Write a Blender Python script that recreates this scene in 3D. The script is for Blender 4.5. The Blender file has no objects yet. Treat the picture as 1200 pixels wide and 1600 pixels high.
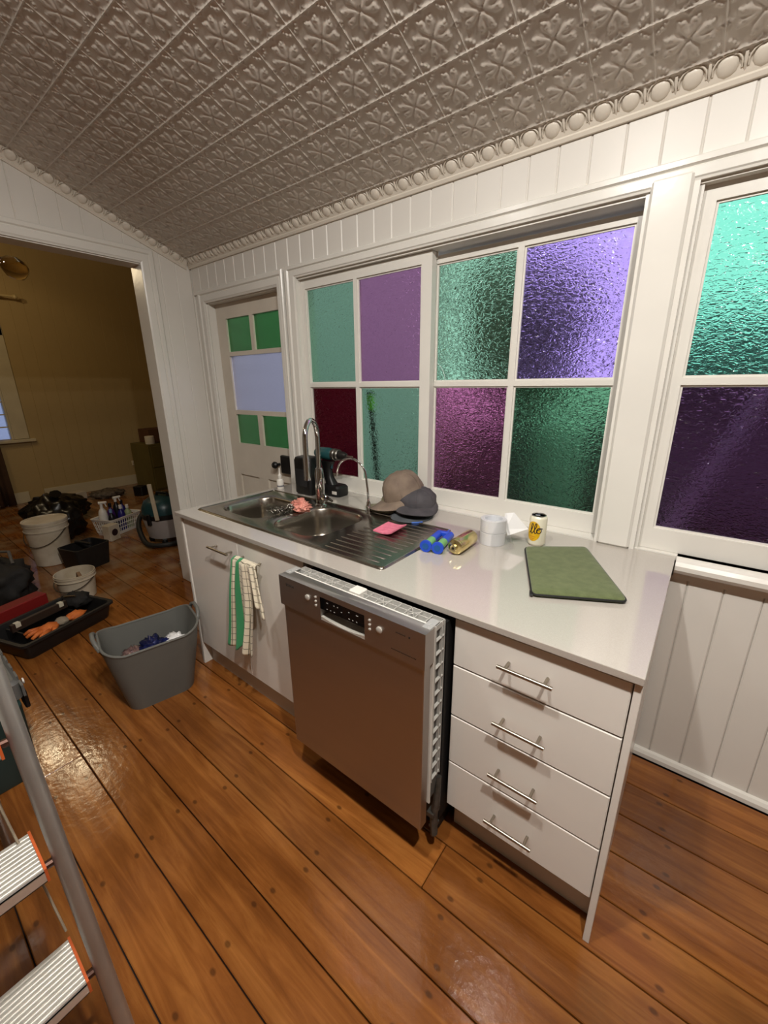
import bpy, bmesh, math, random
from mathutils import Vector, Matrix, noise
random.seed(7)
scn = bpy.context.scene
COL = scn.collection
PI = math.pi

# ------------------------------------------------------------------ camera
F_PX = 641.616
YAW, PITCH, ROLL = .663, -.300, -.009
cam_d = bpy.data.cameras.new('camera'); cam = bpy.data.objects.new('camera', cam_d); COL.objects.link(cam)
fw = Vector((-math.sin(YAW)*math.cos(PITCH), math.cos(YAW)*math.cos(PITCH), math.sin(PITCH)))
r0 = Vector((math.cos(YAW), math.sin(YAW), 0)); u0 = r0.cross(fw)
rr = r0*math.cos(ROLL) + u0*math.sin(ROLL); uu = -r0*math.sin(ROLL) + u0*math.cos(ROLL)
M = Matrix((rr, uu, -fw)).transposed().to_4x4(); M.translation = (2.080, -1.746, 1.509)
cam.matrix_world = M
cam_d.sensor_fit = 'VERTICAL'; cam_d.sensor_height = 32; cam_d.lens = F_PX/1600*32; cam_d.clip_start = .02
scn.camera = cam

# ------------------------------------------------------------------ world, lights, exposure
wd = bpy.data.worlds.new('sky'); scn.world = wd; wd.use_nodes = True
bg = wd.node_tree.nodes['Background']; bg.inputs[0].default_value = (.86, .90, 1.0, 1); bg.inputs[1].default_value = 1.1
def lamp(name, loc, power, col, rad):
    l = bpy.data.lights.new(name, 'POINT'); l.energy = power; l.color = col; l.shadow_soft_size = rad
    o = bpy.data.objects.new(name, l); COL.objects.link(o); o.location = loc; return o
def downlight(loc, power, size=.07):
    l = bpy.data.lights.new('kitchen_downlight', 'AREA'); l.shape = 'DISK'; l.size = size; l.energy = power; l.color = (1, .955, .895)
    o = bpy.data.objects.new('kitchen_downlight', l); COL.objects.link(o); o.location = loc
for dl, pw in (((2.34, -1.60, 2.76), 25), ((1.54, -1.56, 2.75), 14), ((.66, -1.66, 2.79), 3.5)):
    downlight(dl, pw); lamp('kitchen_fill', dl, pw*1.0, (1, .955, .895), .03)  # point fill added at each downlight to brighten ceiling and upper walls
lamp('back_room_bulb', (-3.60, -1.15, 2.78), 12, (1, .80, .50), .03)
lamp('back_room_bulb', (-2.97, -.98, 2.78), 12, (1, .80, .50), .03)
scn.view_settings.view_transform = 'Standard'; scn.view_settings.look = 'None'
scn.view_settings.exposure = 0.46; scn.view_settings.gamma = 1; scn.view_settings.use_curve_mapping = False

# ------------------------------------------------------------------ materials
def lin(c):
    f = lambda v: v/12.92 if v <= .04045 else ((v+.055)/1.055)**2.4
    return tuple(f(v/255) for v in c) + (1,)
MATS = {}
def mat(name, rgb, rough=.5, metal=0, var=0., vscale=6, bump=0, bscale=60, coat=0, trans=0, ior=1.45, rgb2=None, stretch=(1,1,1), spec=.5, sheen=0, alpha=1, aniso=0):
    if name in MATS: return MATS[name]
    m = bpy.data.materials.new(name); m.use_nodes = True; nt = m.node_tree; N = nt.nodes; L = nt.links
    b = N['Principled BSDF']; b.inputs['Roughness'].default_value = rough; b.inputs['Metallic'].default_value = metal
    b.inputs['Coat Weight'].default_value = coat; b.inputs['Coat Roughness'].default_value = .1
    b.inputs['Transmission Weight'].default_value = trans; b.inputs['IOR'].default_value = ior
    b.inputs['Specular IOR Level'].default_value = spec; b.inputs['Sheen Weight'].default_value = sheen; b.inputs['Alpha'].default_value = alpha
    b.inputs['Anisotropic'].default_value = aniso
    c = lin(rgb); b.inputs['Base Color'].default_value = c
    tc = N.new('ShaderNodeTexCoord'); mp = N.new('ShaderNodeMapping'); mp.inputs['Scale'].default_value = stretch
    L.new(tc.outputs['Object'], mp.inputs[0])
    if var or rgb2:
        n = N.new('ShaderNodeTexNoise'); n.inputs['Scale'].default_value = vscale; n.inputs['Detail'].default_value = 5
        L.new(mp.outputs[0], n.inputs['Vector'])
        rp = N.new('ShaderNodeValToRGB'); rp.color_ramp.elements[0].position = .32; rp.color_ramp.elements[1].position = .68
        c2 = lin(rgb2) if rgb2 else tuple(v*(1-var) for v in c[:3]) + (1,)
        rp.color_ramp.elements[0].color = c2; rp.color_ramp.elements[1].color = c
        L.new(n.outputs['Fac'], rp.inputs[0]); L.new(rp.outputs[0], b.inputs['Base Color'])
    if bump:
        n = N.new('ShaderNodeTexNoise'); n.inputs['Scale'].default_value = bscale; n.inputs['Detail'].default_value = 3
        L.new(mp.outputs[0], n.inputs['Vector'])
        bp = N.new('ShaderNodeBump'); bp.inputs['Strength'].default_value = bump; bp.inputs['Distance'].default_value = .002
        L.new(n.outputs['Fac'], bp.inputs['Height']); L.new(bp.outputs[0], b.inputs['Normal'])
    MATS[name] = m; return m

PAINT = mat('white_gloss_paint', (226, 223, 215), .24, var=.06, vscale=3, bump=.25, bscale=22)
PAINT_DOOR = mat('cream_door_paint', (214, 205, 190), .35, var=.10, vscale=5, bump=.2, bscale=30)
WALL = mat('white_wall_paint', (224, 220, 212), .36, var=.07, vscale=2, bump=.2, bscale=25)
CEIL = mat('ceiling_paint', (206, 198, 187), .27, var=.06, vscale=3, bump=.15, bscale=70)
CORN = mat('cornice_paint', (222, 214, 200), .35, var=.05, vscale=6)
BACKWALL = mat('aged_cream_wall', (176, 150, 100), .6, var=.12, vscale=1.4, bump=.2, bscale=30)
EXTWALL = mat('pale_weatherboard', (205, 205, 205), .7, var=.06, vscale=2)
WHITECAB = mat('white_laminate', (226, 221, 213), .16, var=.03, vscale=3)
CABIN = mat('cabinet_carcass', (205, 196, 182), .5)
STEEL = mat('stainless_steel', (176, 170, 160), .24, 1, var=.10, vscale=7, bump=.04, bscale=160)
BRUSHED = mat('brushed_steel', (184, 181, 178), .44, 1, var=.06, vscale=4, bump=.05, bscale=120, stretch=(.04, 1, 3), aniso=.5)
CHROME = mat('chrome', (205, 205, 205), .06, 1, var=.03, vscale=9)
SATIN = mat('satin_nickel', (176, 168, 155), .3, 1, var=.05, vscale=30)
BLACKP = mat('black_plastic', (20, 20, 21), .42, var=.3, vscale=25)
DARK = mat('dark_void_plastic', (18, 17, 17), .6, var=.3, vscale=12)
GREYP = mat('grey_plastic', (150, 150, 148), .45, var=.12, vscale=15)
WHITEP = mat('white_plastic', (222, 218, 210), .38, var=.06, vscale=20)

def node_mat(name):
    m = bpy.data.materials.new(name); m.use_nodes = True; MATS[name] = m
    return m, m.node_tree.nodes, m.node_tree.links, m.node_tree.nodes['Principled BSDF']
def math_n(N, L, op, a, b=None, c=None):
    n = N.new('ShaderNodeMath'); n.operation = op
    for i, v in enumerate((a, b, c)):
        if v is None: continue
        if isinstance(v, (int, float)): n.inputs[i].default_value = v
        else: L.new(v, n.inputs[i])
    return n.outputs[0]

def floor_material():
    m, N, L, b = node_mat('varnished_pine_boards')
    geo = N.new('ShaderNodeNewGeometry'); oi = N.new('ShaderNodeObjectInfo')
    sep = N.new('ShaderNodeSeparateXYZ'); L.new(geo.outputs['Position'], sep.inputs[0])
    off = math_n(N, L, 'MULTIPLY', oi.outputs['Random'], 37.)
    xo = math_n(N, L, 'ADD', sep.outputs[0], off)
    cb = N.new('ShaderNodeCombineXYZ'); L.new(math_n(N, L, 'MULTIPLY', xo, .9), cb.inputs[0]); L.new(math_n(N, L, 'MULTIPLY', sep.outputs[1], 11.), cb.inputs[1]); L.new(off, cb.inputs[2])
    gr = N.new('ShaderNodeTexNoise'); gr.inputs['Scale'].default_value = 2.4; gr.inputs['Detail'].default_value = 8; gr.inputs['Roughness'].default_value = .62; gr.inputs['Distortion'].default_value = .8
    L.new(cb.outputs[0], gr.inputs['Vector'])
    rp = N.new('ShaderNodeValToRGB'); e = rp.color_ramp.elements
    e[0].position = .28; e[0].color = lin((110, 63, 27)); e[1].position = .72; e[1].color = lin((164, 108, 52))
    k = e.new(.5); k.color = lin((138, 84, 38)); L.new(gr.outputs['Fac'], rp.inputs[0])
    # blotches
    bl = N.new('ShaderNodeTexNoise'); bl.inputs['Scale'].default_value = 3.5; bl.inputs['Detail'].default_value = 5; L.new(geo.outputs['Position'], bl.inputs['Vector'])
    r2 = N.new('ShaderNodeValToRGB'); r2.color_ramp.elements[0].position = .3; r2.color_ramp.elements[0].color = (.66, .60, .56, 1); r2.color_ramp.elements[1].position = .62; r2.color_ramp.elements[1].color = (1.06, 1.04, 1, 1); L.new(bl.outputs['Fac'], r2.inputs[0])
    mx = N.new('ShaderNodeMix'); mx.data_type = 'RGBA'; mx.blend_type = 'MULTIPLY'; mx.inputs[0].default_value = .75; L.new(rp.outputs[0], mx.inputs[6]); L.new(r2.outputs[0], mx.inputs[7])
    hv = N.new('ShaderNodeHueSaturation'); L.new(mx.outputs[2], hv.inputs['Color']); L.new(math_n(N, L, 'MULTIPLY_ADD', oi.outputs['Random'], .34, .72), hv.inputs['Value'])
    # nail heads at the joists: two per board, dark with a paler dot
    ys = math_n(N, L, 'ADD', sep.outputs[1], .027 + 30*.1595)
    yb = math_n(N, L, 'FRACT', math_n(N, L, 'DIVIDE', ys, .1595)); row = math_n(N, L, 'FLOOR', math_n(N, L, 'DIVIDE', ys, .1595))
    side = math_n(N, L, 'ABSOLUTE', math_n(N, L, 'SUBTRACT', math_n(N, L, 'ABSOLUTE', math_n(N, L, 'SUBTRACT', yb, .5)), .32))
    wob = math_n(N, L, 'MULTIPLY', math_n(N, L, 'SINE', math_n(N, L, 'MULTIPLY_ADD', row, 2.7, math_n(N, L, 'MULTIPLY', math_n(N, L, 'GREATER_THAN', yb, .5), 2.))), .03)
    xs = math_n(N, L, 'ADD', math_n(N, L, 'ADD', sep.outputs[0], wob), 20.12)
    xd = math_n(N, L, 'ABSOLUTE', math_n(N, L, 'SUBTRACT', math_n(N, L, 'FRACT', math_n(N, L, 'DIVIDE', xs, .47)), .5))
    dist = math_n(N, L, 'SQRT', math_n(N, L, 'ADD', math_n(N, L, 'POWER', math_n(N, L, 'MULTIPLY', xd, .47*.62), 2.), math_n(N, L, 'POWER', math_n(N, L, 'MULTIPLY', side, .1595), 2.)))
    nail = N.new('ShaderNodeMapRange'); nail.inputs['From Min'].default_value = .0042; nail.inputs['From Max'].default_value = .0085; nail.inputs['To Min'].default_value = .62; nail.inputs['To Max'].default_value = 0; L.new(dist, nail.inputs[0])
    m2 = N.new('ShaderNodeMix'); m2.data_type = 'RGBA'; L.new(nail.outputs[0], m2.inputs[0]); L.new(hv.outputs[0], m2.inputs[6]); m2.inputs[7].default_value = lin((46, 26, 14))
    # pale dust where the back room begins
    ds = N.new('ShaderNodeTexNoise'); ds.inputs['Scale'].default_value = 4; ds.inputs['Detail'].default_value = 6; L.new(geo.outputs['Position'], ds.inputs['Vector'])
    inx = N.new('ShaderNodeMapRange'); inx.inputs['From Min'].default_value = -1.12; inx.inputs['From Max'].default_value = -1.35; inx.inputs['To Max'].default_value = .75; L.new(sep.outputs[0], inx.inputs[0])
    dr = N.new('ShaderNodeMapRange'); dr.inputs['From Min'].default_value = .42; dr.inputs['From Max'].default_value = .66; L.new(ds.outputs['Fac'], dr.inputs[0])
    m3 = N.new('ShaderNodeMix'); m3.data_type = 'RGBA'; L.new(math_n(N, L, 'MULTIPLY', inx.outputs[0], dr.outputs[0]), m3.inputs[0]); L.new(m2.outputs[2], m3.inputs[6]); m3.inputs[7].default_value = lin((150, 124, 92))
    L.new(m3.outputs[2], b.inputs['Base Color'])
    rg = N.new('ShaderNodeMapRange'); rg.inputs['From Min'].default_value = .3; rg.inputs['From Max'].default_value = .7; rg.inputs['To Min'].default_value = .10; rg.inputs['To Max'].default_value = .22; L.new(bl.outputs['Fac'], rg.inputs[0]); L.new(rg.outputs[0], b.inputs['Roughness'])
    bn = N.new('ShaderNodeTexNoise'); bn.inputs['Scale'].default_value = 38; bn.inputs['Detail'].default_value = 4; L.new(geo.outputs['Position'], bn.inputs['Vector'])
    bp = N.new('ShaderNodeBump'); bp.inputs['Strength'].default_value = .22; bp.inputs['Distance'].default_value = .004; L.new(bn.outputs['Fac'], bp.inputs['Height']); L.new(bp.outputs[0], b.inputs['Normal'])
    b.inputs['Specular IOR Level'].default_value = .45
    return m
FLOOR = floor_material()

def pane_material(name, rgb, rough=.05, wave=1.0, scale=66, spec=.5):
    m, N, L, b = node_mat(name)
    b.inputs['Base Color'].default_value = lin(rgb); b.inputs['Transmission Weight'].default_value = 1; b.inputs['Roughness'].default_value = rough; b.inputs['IOR'].default_value = 1.45
    b.inputs['Specular IOR Level'].default_value = spec
    tc = N.new('ShaderNodeNewGeometry'); mp = N.new('ShaderNodeMapping'); mp.inputs['Scale'].default_value = (.7, 1, 1.3); L.new(tc.outputs['Position'], mp.inputs[0])
    n = N.new('ShaderNodeTexNoise'); n.inputs['Scale'].default_value = scale; n.inputs['Detail'].default_value = 1.5; n.inputs['Distortion'].default_value = 1.1; L.new(mp.outputs[0], n.inputs['Vector'])
    bp = N.new('ShaderNodeBump'); bp.inputs['Strength'].default_value = wave; bp.inputs['Distance'].default_value = .0031; L.new(n.outputs['Fac'], bp.inputs['Height']); L.new(bp.outputs[0], b.inputs['Normal'])
    return m

def stone_material():
    m, N, L, b = node_mat('grey_engineered_stone')
    tc = N.new('ShaderNodeTexCoord'); v = N.new('ShaderNodeTexVoronoi'); v.inputs['Scale'].default_value = 700; L.new(tc.outputs['Object'], v.inputs['Vector'])
    rp = N.new('ShaderNodeValToRGB'); rp.color_ramp.elements[0].color = lin((172, 166, 158)); rp.color_ramp.elements[1].color = lin((182, 176, 168)); L.new(v.outputs['Color'], rp.inputs[0])
    n = N.new('ShaderNodeTexNoise'); n.inputs['Scale'].default_value = 5; n.inputs['Detail'].default_value = 5; L.new(tc.outputs['Object'], n.inputs['Vector'])
    r2 = N.new('ShaderNodeMapRange'); r2.inputs['From Min'].default_value = .35; r2.inputs['From Max'].default_value = .7; r2.inputs['To Min'].default_value = .05; r2.inputs['To Max'].default_value = .13; L.new(n.outputs['Fac'], r2.inputs[0])
    L.new(rp.outputs[0], b.inputs['Base Color']); L.new(r2.outputs[0], b.inputs['Roughness']); b.inputs['Specular IOR Level'].default_value = .75; b.inputs['Coat Weight'].default_value = .6; b.inputs['Coat Roughness'].default_value = .04
    return m
STONE = stone_material()

# ------------------------------------------------------------------ mesh helpers
WM = {}          # object -> world matrix of its frame
class MB:
    def __init__(s): s.v = []; s.f = []; s.uv = {}
    def add(s, vs, fs):
        o = len(s.v); s.v += [tuple(p) for p in vs]; s.f += [tuple(i+o for i in f) for f in fs]; return s
    def box(s, x0, x1, y0, y1, z0, z1, mx=None):
        vs = [Vector((x, y, z)) for z in (z0, z1) for y in (y0, y1) for x in (x0, x1)]
        if mx: vs = [mx @ p for p in vs]
        return s.add(vs, [(0,2,3,1), (4,5,7,6), (0,1,5,4), (2,6,7,3), (0,4,6,2), (1,3,7,5)])
    def cbox(s, x0, x1, y0, y1, z0, z1, c=.004, mx=None):     # chamfered box
        P = []
        for sx in (0, 1):
            for sy in (0, 1):
                for sz in (0, 1):
                    X = (x0, x1)[sx]; Y = (y0, y1)[sy]; Z = (z0, z1)[sz]
                    dx = c*(1-2*sx); dy = c*(1-2*sy); dz = c*(1-2*sz)
                    P += [(X, Y+dy, Z+dz), (X+dx, Y, Z+dz), (X+dx, Y+dy, Z)]
        bm = bmesh.new(); [bm.verts.new(mx @ Vector(p) if mx else p) for p in P]
        bmesh.ops.convex_hull(bm, input=bm.verts[:]); bm.verts.index_update()
        s.add([v.co for v in bm.verts], [[v.index for v in f.verts] for f in bm.faces]); bm.free(); return s
    def prism(s, poly, axis, a, b):                            # poly in the two other axes (cyclic order)
        def P(p, t):
            return {'x': (t, p[0], p[1]), 'y': (p[0], t, p[1]), 'z': (p[0], p[1], t)}[axis]
        n = len(poly); vs = [P(p, a) for p in poly] + [P(p, b) for p in poly]
        fs = [tuple(range(n))[::-1], tuple(range(n, 2*n))] + [(i, (i+1) % n, n+(i+1) % n, n+i) for i in range(n)]
        return s.add(vs, fs)
    def tube(s, path, r, n=12, cap=True, flat=1.):
        path = [Vector(p) for p in path]; rs = r if isinstance(r, (list, tuple)) else [r]*len(path)
        vs = []; prev = None
        for i, p in enumerate(path):
            t = (path[min(i+1, len(path)-1)] - path[max(i-1, 0)]).normalized()
            a = prev - t*prev.dot(t) if prev else (Vector((0,0,1)) if abs(t.z) < .9 else Vector((1,0,0))).cross(t)
            a.normalize(); b = t.cross(a); prev = a
            vs += [p + (a*math.cos(2*PI*k/n) + b*math.sin(2*PI*k/n)*flat)*rs[i] for k in range(n)]
        fs = [(i*n+k, i*n+(k+1) % n, (i+1)*n+(k+1) % n, (i+1)*n+k) for i in range(len(path)-1) for k in range(n)]
        if cap: fs += [tuple(range(n))[::-1], tuple(range((len(path)-1)*n, len(path)*n))]
        return s.add(vs, fs)
    def lathe(s, prof, c=(0,0,0), n=28, mx=None, sx=1., sy=1.):
        vs = []
        for r, z in prof:
            for k in range(n):
                p = Vector((r*math.cos(2*PI*k/n)*sx, r*math.sin(2*PI*k/n)*sy, z))
                vs.append((mx @ p if mx else p) + Vector(c))
        m = len(prof)
        fs = [(i*n+k, i*n+(k+1) % n, (i+1)*n+(k+1) % n, (i+1)*n+k) for i in range(m-1) for k in range(n)]
        if prof[0][0] > 1e-6: fs.append(tuple(range(n))[::-1])
        if prof[-1][0] > 1e-6: fs.append(tuple(range((m-1)*n, m*n)))
        return s.add(vs, fs)
    def loft(s, rings, cap0=True, cap1=True):
        n = len(rings[0]); vs = [p for r in rings for p in r]; m = len(rings)
        fs = [(i*n+k, i*n+(k+1) % n, (i+1)*n+(k+1) % n, (i+1)*n+k) for i in range(m-1) for k in range(n)]
        if cap0: fs.append(tuple(range(n))[::-1])
        if cap1: fs.append(tuple(range((m-1)*n, m*n)))
        return s.add(vs, fs)
    def grid(s, fn, nu, nv, thick=0):
        o = len(s.v); vs = []; 
        for j in range(nv+1):
            for i in range(nu+1): vs.append(fn(i/nu, j/nv)); s.uv[o+len(vs)-1] = (i/nu, j/nv)
        return s.add(vs, [(j*(nu+1)+i, j*(nu+1)+i+1, (j+1)*(nu+1)+i+1, (j+1)*(nu+1)+i) for j in range(nv) for i in range(nu)])
    def blob(s, c, r, amp=.25, freq=3., sub=3, seed=0, flat=None):
        bm = bmesh.new(); bmesh.ops.create_icosphere(bm, subdivisions=sub, radius=1)
        for v in bm.verts:
            n = v.co.normalized(); d = 1 + amp*noise.fractal(n*freq + Vector((seed*7.3, seed*1.7, 0)), 1., 2., 3)
            v.co = Vector((n.x*r[0]*d, n.y*r[1]*d, n.z*r[2]*d))
            if flat is not None and v.co.z < flat: v.co.z = flat
        bm.verts.index_update()
        s.add([v.co + Vector(c) for v in bm.verts], [[v.index for v in f.verts] for f in bm.faces]); bm.free(); return s
    def mesh(s, name, m, smooth=35):
        me = bpy.data.meshes.new(name); me.from_pydata(s.v, [], s.f)
        bm = bmesh.new(); bm.from_mesh(me); bmesh.ops.remove_doubles(bm, verts=bm.verts, dist=1e-6); 
        if not s.uv: bmesh.ops.recalc_face_normals(bm, faces=bm.faces)
        bm.to_mesh(me); bm.free()
        if s.uv:
            uvl = me.uv_layers.new(name='UVMap')
            if len(me.vertices) == len(s.v):
                for lp in me.loops: uvl.data[lp.index].uv = s.uv.get(lp.vertex_index, (0, 0))
        if smooth:
            for p in me.polygons: p.use_smooth = True
            me.set_sharp_from_angle(angle=math.radians(smooth))
        if m: me.materials.append(m)
        return me
    def build(s, name, m, parent=None, smooth=35, bevel=0, world=True):
        if parent is not None and world:
            iv = WM[parent].inverted(); s.v = [tuple(iv @ Vector(p)) for p in s.v]
        o = bpy.data.objects.new(name, s.mesh(name, m, smooth)); COL.objects.link(o)
        if parent is not None: o.parent = parent; WM[o] = WM[parent]
        else: WM[o] = Matrix()
        if bevel:
            bv = o.modifiers.new('bevel', 'BEVEL'); bv.width = bevel; bv.segments = 2; bv.limit_method = 'ANGLE'; bv.angle_limit = math.radians(40)
        return o
def tag(o, label=None, cat=None, group=None, kind=None):
    if label: o['label'] = label
    if cat: o['category'] = cat
    if group: o['group'] = group
    if kind: o['kind'] = kind
    return o
def thing(name, label, cat, loc=(0,0,0), rz=0, group=None):
    o = bpy.data.objects.new(name, None); COL.objects.link(o); o.empty_display_size = .05
    o.location = loc; o.rotation_euler = (0, 0, rz); WM[o] = Matrix.Translation(loc) @ Matrix.Rotation(rz, 4, 'Z')
    return tag(o, label, cat, group)
def solo(mb, name, m, label, cat, loc=None, group=None, smooth=35, bevel=0, rz=0):
    """a thing of one mesh, verts in local coordinates about loc (or world if loc is None)"""
    if loc is None:
        c = Vector((sum(p[0] for p in mb.v)/len(mb.v), sum(p[1] for p in mb.v)/len(mb.v), min(p[2] for p in mb.v)))
        mb.v = [tuple(Vector(p)-c) for p in mb.v]; loc = c
    o = mb.build(name, m, None, smooth, bevel); o.location = loc; o.rotation_euler.z = rz
    WM[o] = Matrix.Translation(loc) @ Matrix.Rotation(rz, 4, 'Z')
    return tag(o, label, cat, group)
def struct(mb, name, m, parent=None, smooth=0, bevel=0):
    o = mb.build(name, m, parent, smooth, bevel)
    if parent is None: o['kind'] = 'structure'
    return o
def inst(name, me, loc, parent, rot=(0,0,0), scale=(1,1,1)):
    o = bpy.data.objects.new(name, me); COL.objects.link(o); o.parent = parent
    o.location = WM[parent].inverted() @ Vector(loc); o.rotation_euler = rot; o.scale = scale
    WM[o] = WM[parent]; return o
def rrect(x0, x1, y0, y1, r, z, n=6):
    pts = []
    for cx, cy, a in ((x1-r, y1-r, 0), (x0+r, y1-r, PI/2), (x0+r, y0+r, PI), (x1-r, y0+r, 1.5*PI)):
        for k in range(n+1):
            t = a + PI/2*k/n; pts.append((cx+r*math.cos(t), cy+r*math.sin(t), z))
    return pts
def arc(c, r, a0, a1, n, ax1, ax2):
    c = Vector(c); ax1 = Vector(ax1); ax2 = Vector(ax2)
    return [c + ax1*(r*math.cos(a0+(a1-a0)*k/n)) + ax2*(r*math.sin(a0+(a1-a0)*k/n)) for k in range(n+1)]
def text_mesh(txt, size, depth=.0004, shear=0, bold=0):
    cu = bpy.data.curves.new('t', 'FONT'); cu.body = txt; cu.size = size; cu.extrude = depth; cu.shear = shear; cu.offset = bold; cu.align_x = 'CENTER'; cu.align_y = 'CENTER'; cu.resolution_u = 4
    o = bpy.data.objects.new('t', cu); COL.objects.link(o); bpy.context.view_layer.update()
    me = bpy.data.meshes.new_from_object(o.evaluated_get(bpy.context.evaluated_depsgraph_get()))
    bpy.data.objects.remove(o); return me
def S(x, a=0., b=1.):
    t = max(0., min(1., (x-a)/(b-a))); return t*t*(3-2*t)

# ================================================================== THE SETTING
SL = .362
def zc(y): return 2.354 - SL*(y + .05)
TH = math.atan(SL)
XR, YB = 5.6, -5.4            # kitchen: x -1..XR, y YB..0 ; back room: x -5.2..-1.128, y YB..3.5
# ---- floor
fl = struct(MB().box(-5.3, XR+.1, YB-.1, 3.6, -.12, -.022), 'floor', mat('subfloor', (40, 26, 16), .9, var=.2))
def board(x0, x1, yc):
    me = MB().cbox(-(x1-x0)/2+.0012, (x1-x0)/2-.0012, -.0779, .0779, -.0215, 0, .0022).mesh('floorboard', FLOOR, 0)
    inst('floorboard', me, ((x0+x1)/2, yc, 0), fl)
k = 0
yc = -.027 - .0795 + 2*0
while yc > YB + .03:
    cuts = {5: [1.62], 2: [-.2], 7: [-2.3], 9: [.2], 11: [-3.], 14: [1.3]}.get(k, [-2.6 if k % 2 else -3.4])
    xs = [-5.2] + sorted(cuts) + [XR]
    for a, b in zip(xs[:-1], xs[1:]): board(a, b, yc)
    k += 1; yc -= .1595
yc = -.027 + .0795
while yc < 3.45:
    board(-5.2, -1.0, yc); yc += .1595
# ---- ceiling of pressed-metal tiles
ce = struct(MB().prism([(.12, zc(.12)+.006), (YB, zc(YB)+.006), (YB, zc(YB)+.08), (.12, zc(.12)+.08)], 'x', -1.0, XR), 'ceiling', CEIL)
def relief(u, v):
    def g(d, w): return math.exp(-(d/w)**2)
    h = 0.
    eu = min(u, 1-u); ev = min(v, 1-v)
    h = max(h, .95*g(ev, .020)*(.85+.15*math.cos(2*PI*u*9)))
    h = max(h, .55*g(eu, .014))
    a, b = u-.5, v-.5
    for q in range(4):                                  # four hearts, points to the centre
        p, w = ((a, b), (b, -a), (-a, -b), (-b, a))[q]
        if p > 0:
            w0 = .96*p if p < .2 else .19
            bod = S(1-abs(w)/max(w0, .004), 0, .5)*S(p, .015, .07)*S(.285-p, 0, .06)*(.75-.35*S(1-abs(w)/.05)*S(p, .12, .2))
            lob = 0
            for sg in (-1, 1):
                d = math.hypot((p-.265)/1.15, w-sg*.085)
                lob = max(lob, S(1-d/.098, 0, .75)*(.9 if d > .026 else .62))
                d2 = math.hypot(p-.335, w-sg*.135)      # curled tips
                lob = max(lob, .8*S(1-d2/.036, 0, .8))
            h = max(h, bod, lob)
        # star outline round the middle of each edge
        e = .5-p
        if p > .3:
            L = .21 if q % 2 else .13
            H = .095 if q % 2 else .08
            t = (abs(w)/L)**.62 + (abs(e)/H)**.62
            h = max(h, .75*g(t-1, .085))
    for sx in (0, 1):                                   # trefoils at the corners
        for sy in (0, 1):
            cx, cy = abs(u-sx), abs(v-sy)
            for px, py, r in ((.135, .135, .052), (.075, .175, .045), (.175, .075, .045)):
                h = max(h, .8*S(1-math.hypot(cx-px, cy-py)/r, 0, .8))
    return h
PX, PY = .1555, .1528
NG = 46
tm = MB(); 
tm.grid(lambda i, j: ((i-.5)*PX, (j-.5)*PY, -.0058*relief(i, j)), NG, NG); tm.uv = {}
tile_me = tm.mesh('ceiling_tile', CEIL, 180)
if tile_me.polygons[0].normal.z > 0: tile_me.flip_normals()
i0 = math.floor((-1.0-.07)/PX)
nt_ = 0
for i in range(i0, i0+24):
    for j in range(-1, 11):
        x = .07 + (i+.5)*PX; y = -.055 - (j+.5)*.1437
        if x < -1.05 or x > 2.75: continue
        inst('ceiling_tile', tile_me, (x, y, zc(y)), ce, (-TH, 0, 0)); nt_ += 1
# ---- window wall
wm = MB()
for a in ((-1, -.83, .0125, .12, 0, 2.34), (-.83, -.06, .0125, .12, 2.065, 2.34), (-.06, .10, .0125, .12, 0, 2.34), (.10, 1.80, .0125, .12, 0, .895), (.10, 1.80, .0125, .12, 2.085, 2.34),
          (1.80, 1.93, .0125, .12, 0, 2.34), (1.93, 2.85, .0125, .12, 0, .895), (1.93, 2.85, .0125, .12, 2.085, 2.34), (2.85, XR, .0125, .12, 0, 2.34)): wm.box(*a)
ww = struct(wm, 'wall_window', WALL)
def vboard(h, w=.104):
    c = .0045
    return MB().prism([(-w/2, .012), (-w/2, c), (-w/2+c, 0), (w/2-c, 0), (w/2, c), (w/2, .012)], 'z', 0, h)
vb_top = vboard(.205).mesh('wall_board', WALL, 0); vb_low = vboard(.80).mesh('wall_board', WALL, 0)
x = -.94
while x < XR:
    inst('wall_board', vb_top, (x, 0, 2.13), ww); x += .104
x = 1.855+.104*0
x = 2.119-.052
while x < XR-.05:
    inst('wall_board', vb_low, (x, 0, .028), ww); x += .105
# ---- left wall with the wide doorway
JY, DH = -.327, 2.277
DO = -2.25                                        # far (hidden) jamb of the opening
lw = MB().prism([(.12, 0), (.12, 3.42), (-2.9, 3.42), (YB, zc(YB)+.05), (YB, 0), (DO, 0), (DO, DH), (JY, DH), (JY, 0)], 'x', -1.128, -1.0125)
lw.box(-1.0125, -.999, .0, .0125, 0, 2.34)
wl = struct(lw, 'wall_left', WALL)
y = -.052
while y > YB:
    zb = DH+.07 if y < -.28 else 0
    if y-.052 < DO: zb = 0
    w2 = .052; c = .0045; zt0 = zc(y+w2)+.004; zt1 = zc(y-w2)+.004
    m = MB(); ring = [(-1.0125, y-w2), (-1.0+-c, y-w2), (-1.0, y-w2+c), (-1.0, y+w2-c), (-1.0-c, y+w2), (-1.0125, y+w2)]
    m.loft([[(p[0], p[1], zb) for p in ring], [(p[0], p[1], zc(p[1])+.004) for p in ring]])
    m.build('wall_board', WALL, wl, 0); y -= .104
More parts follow.
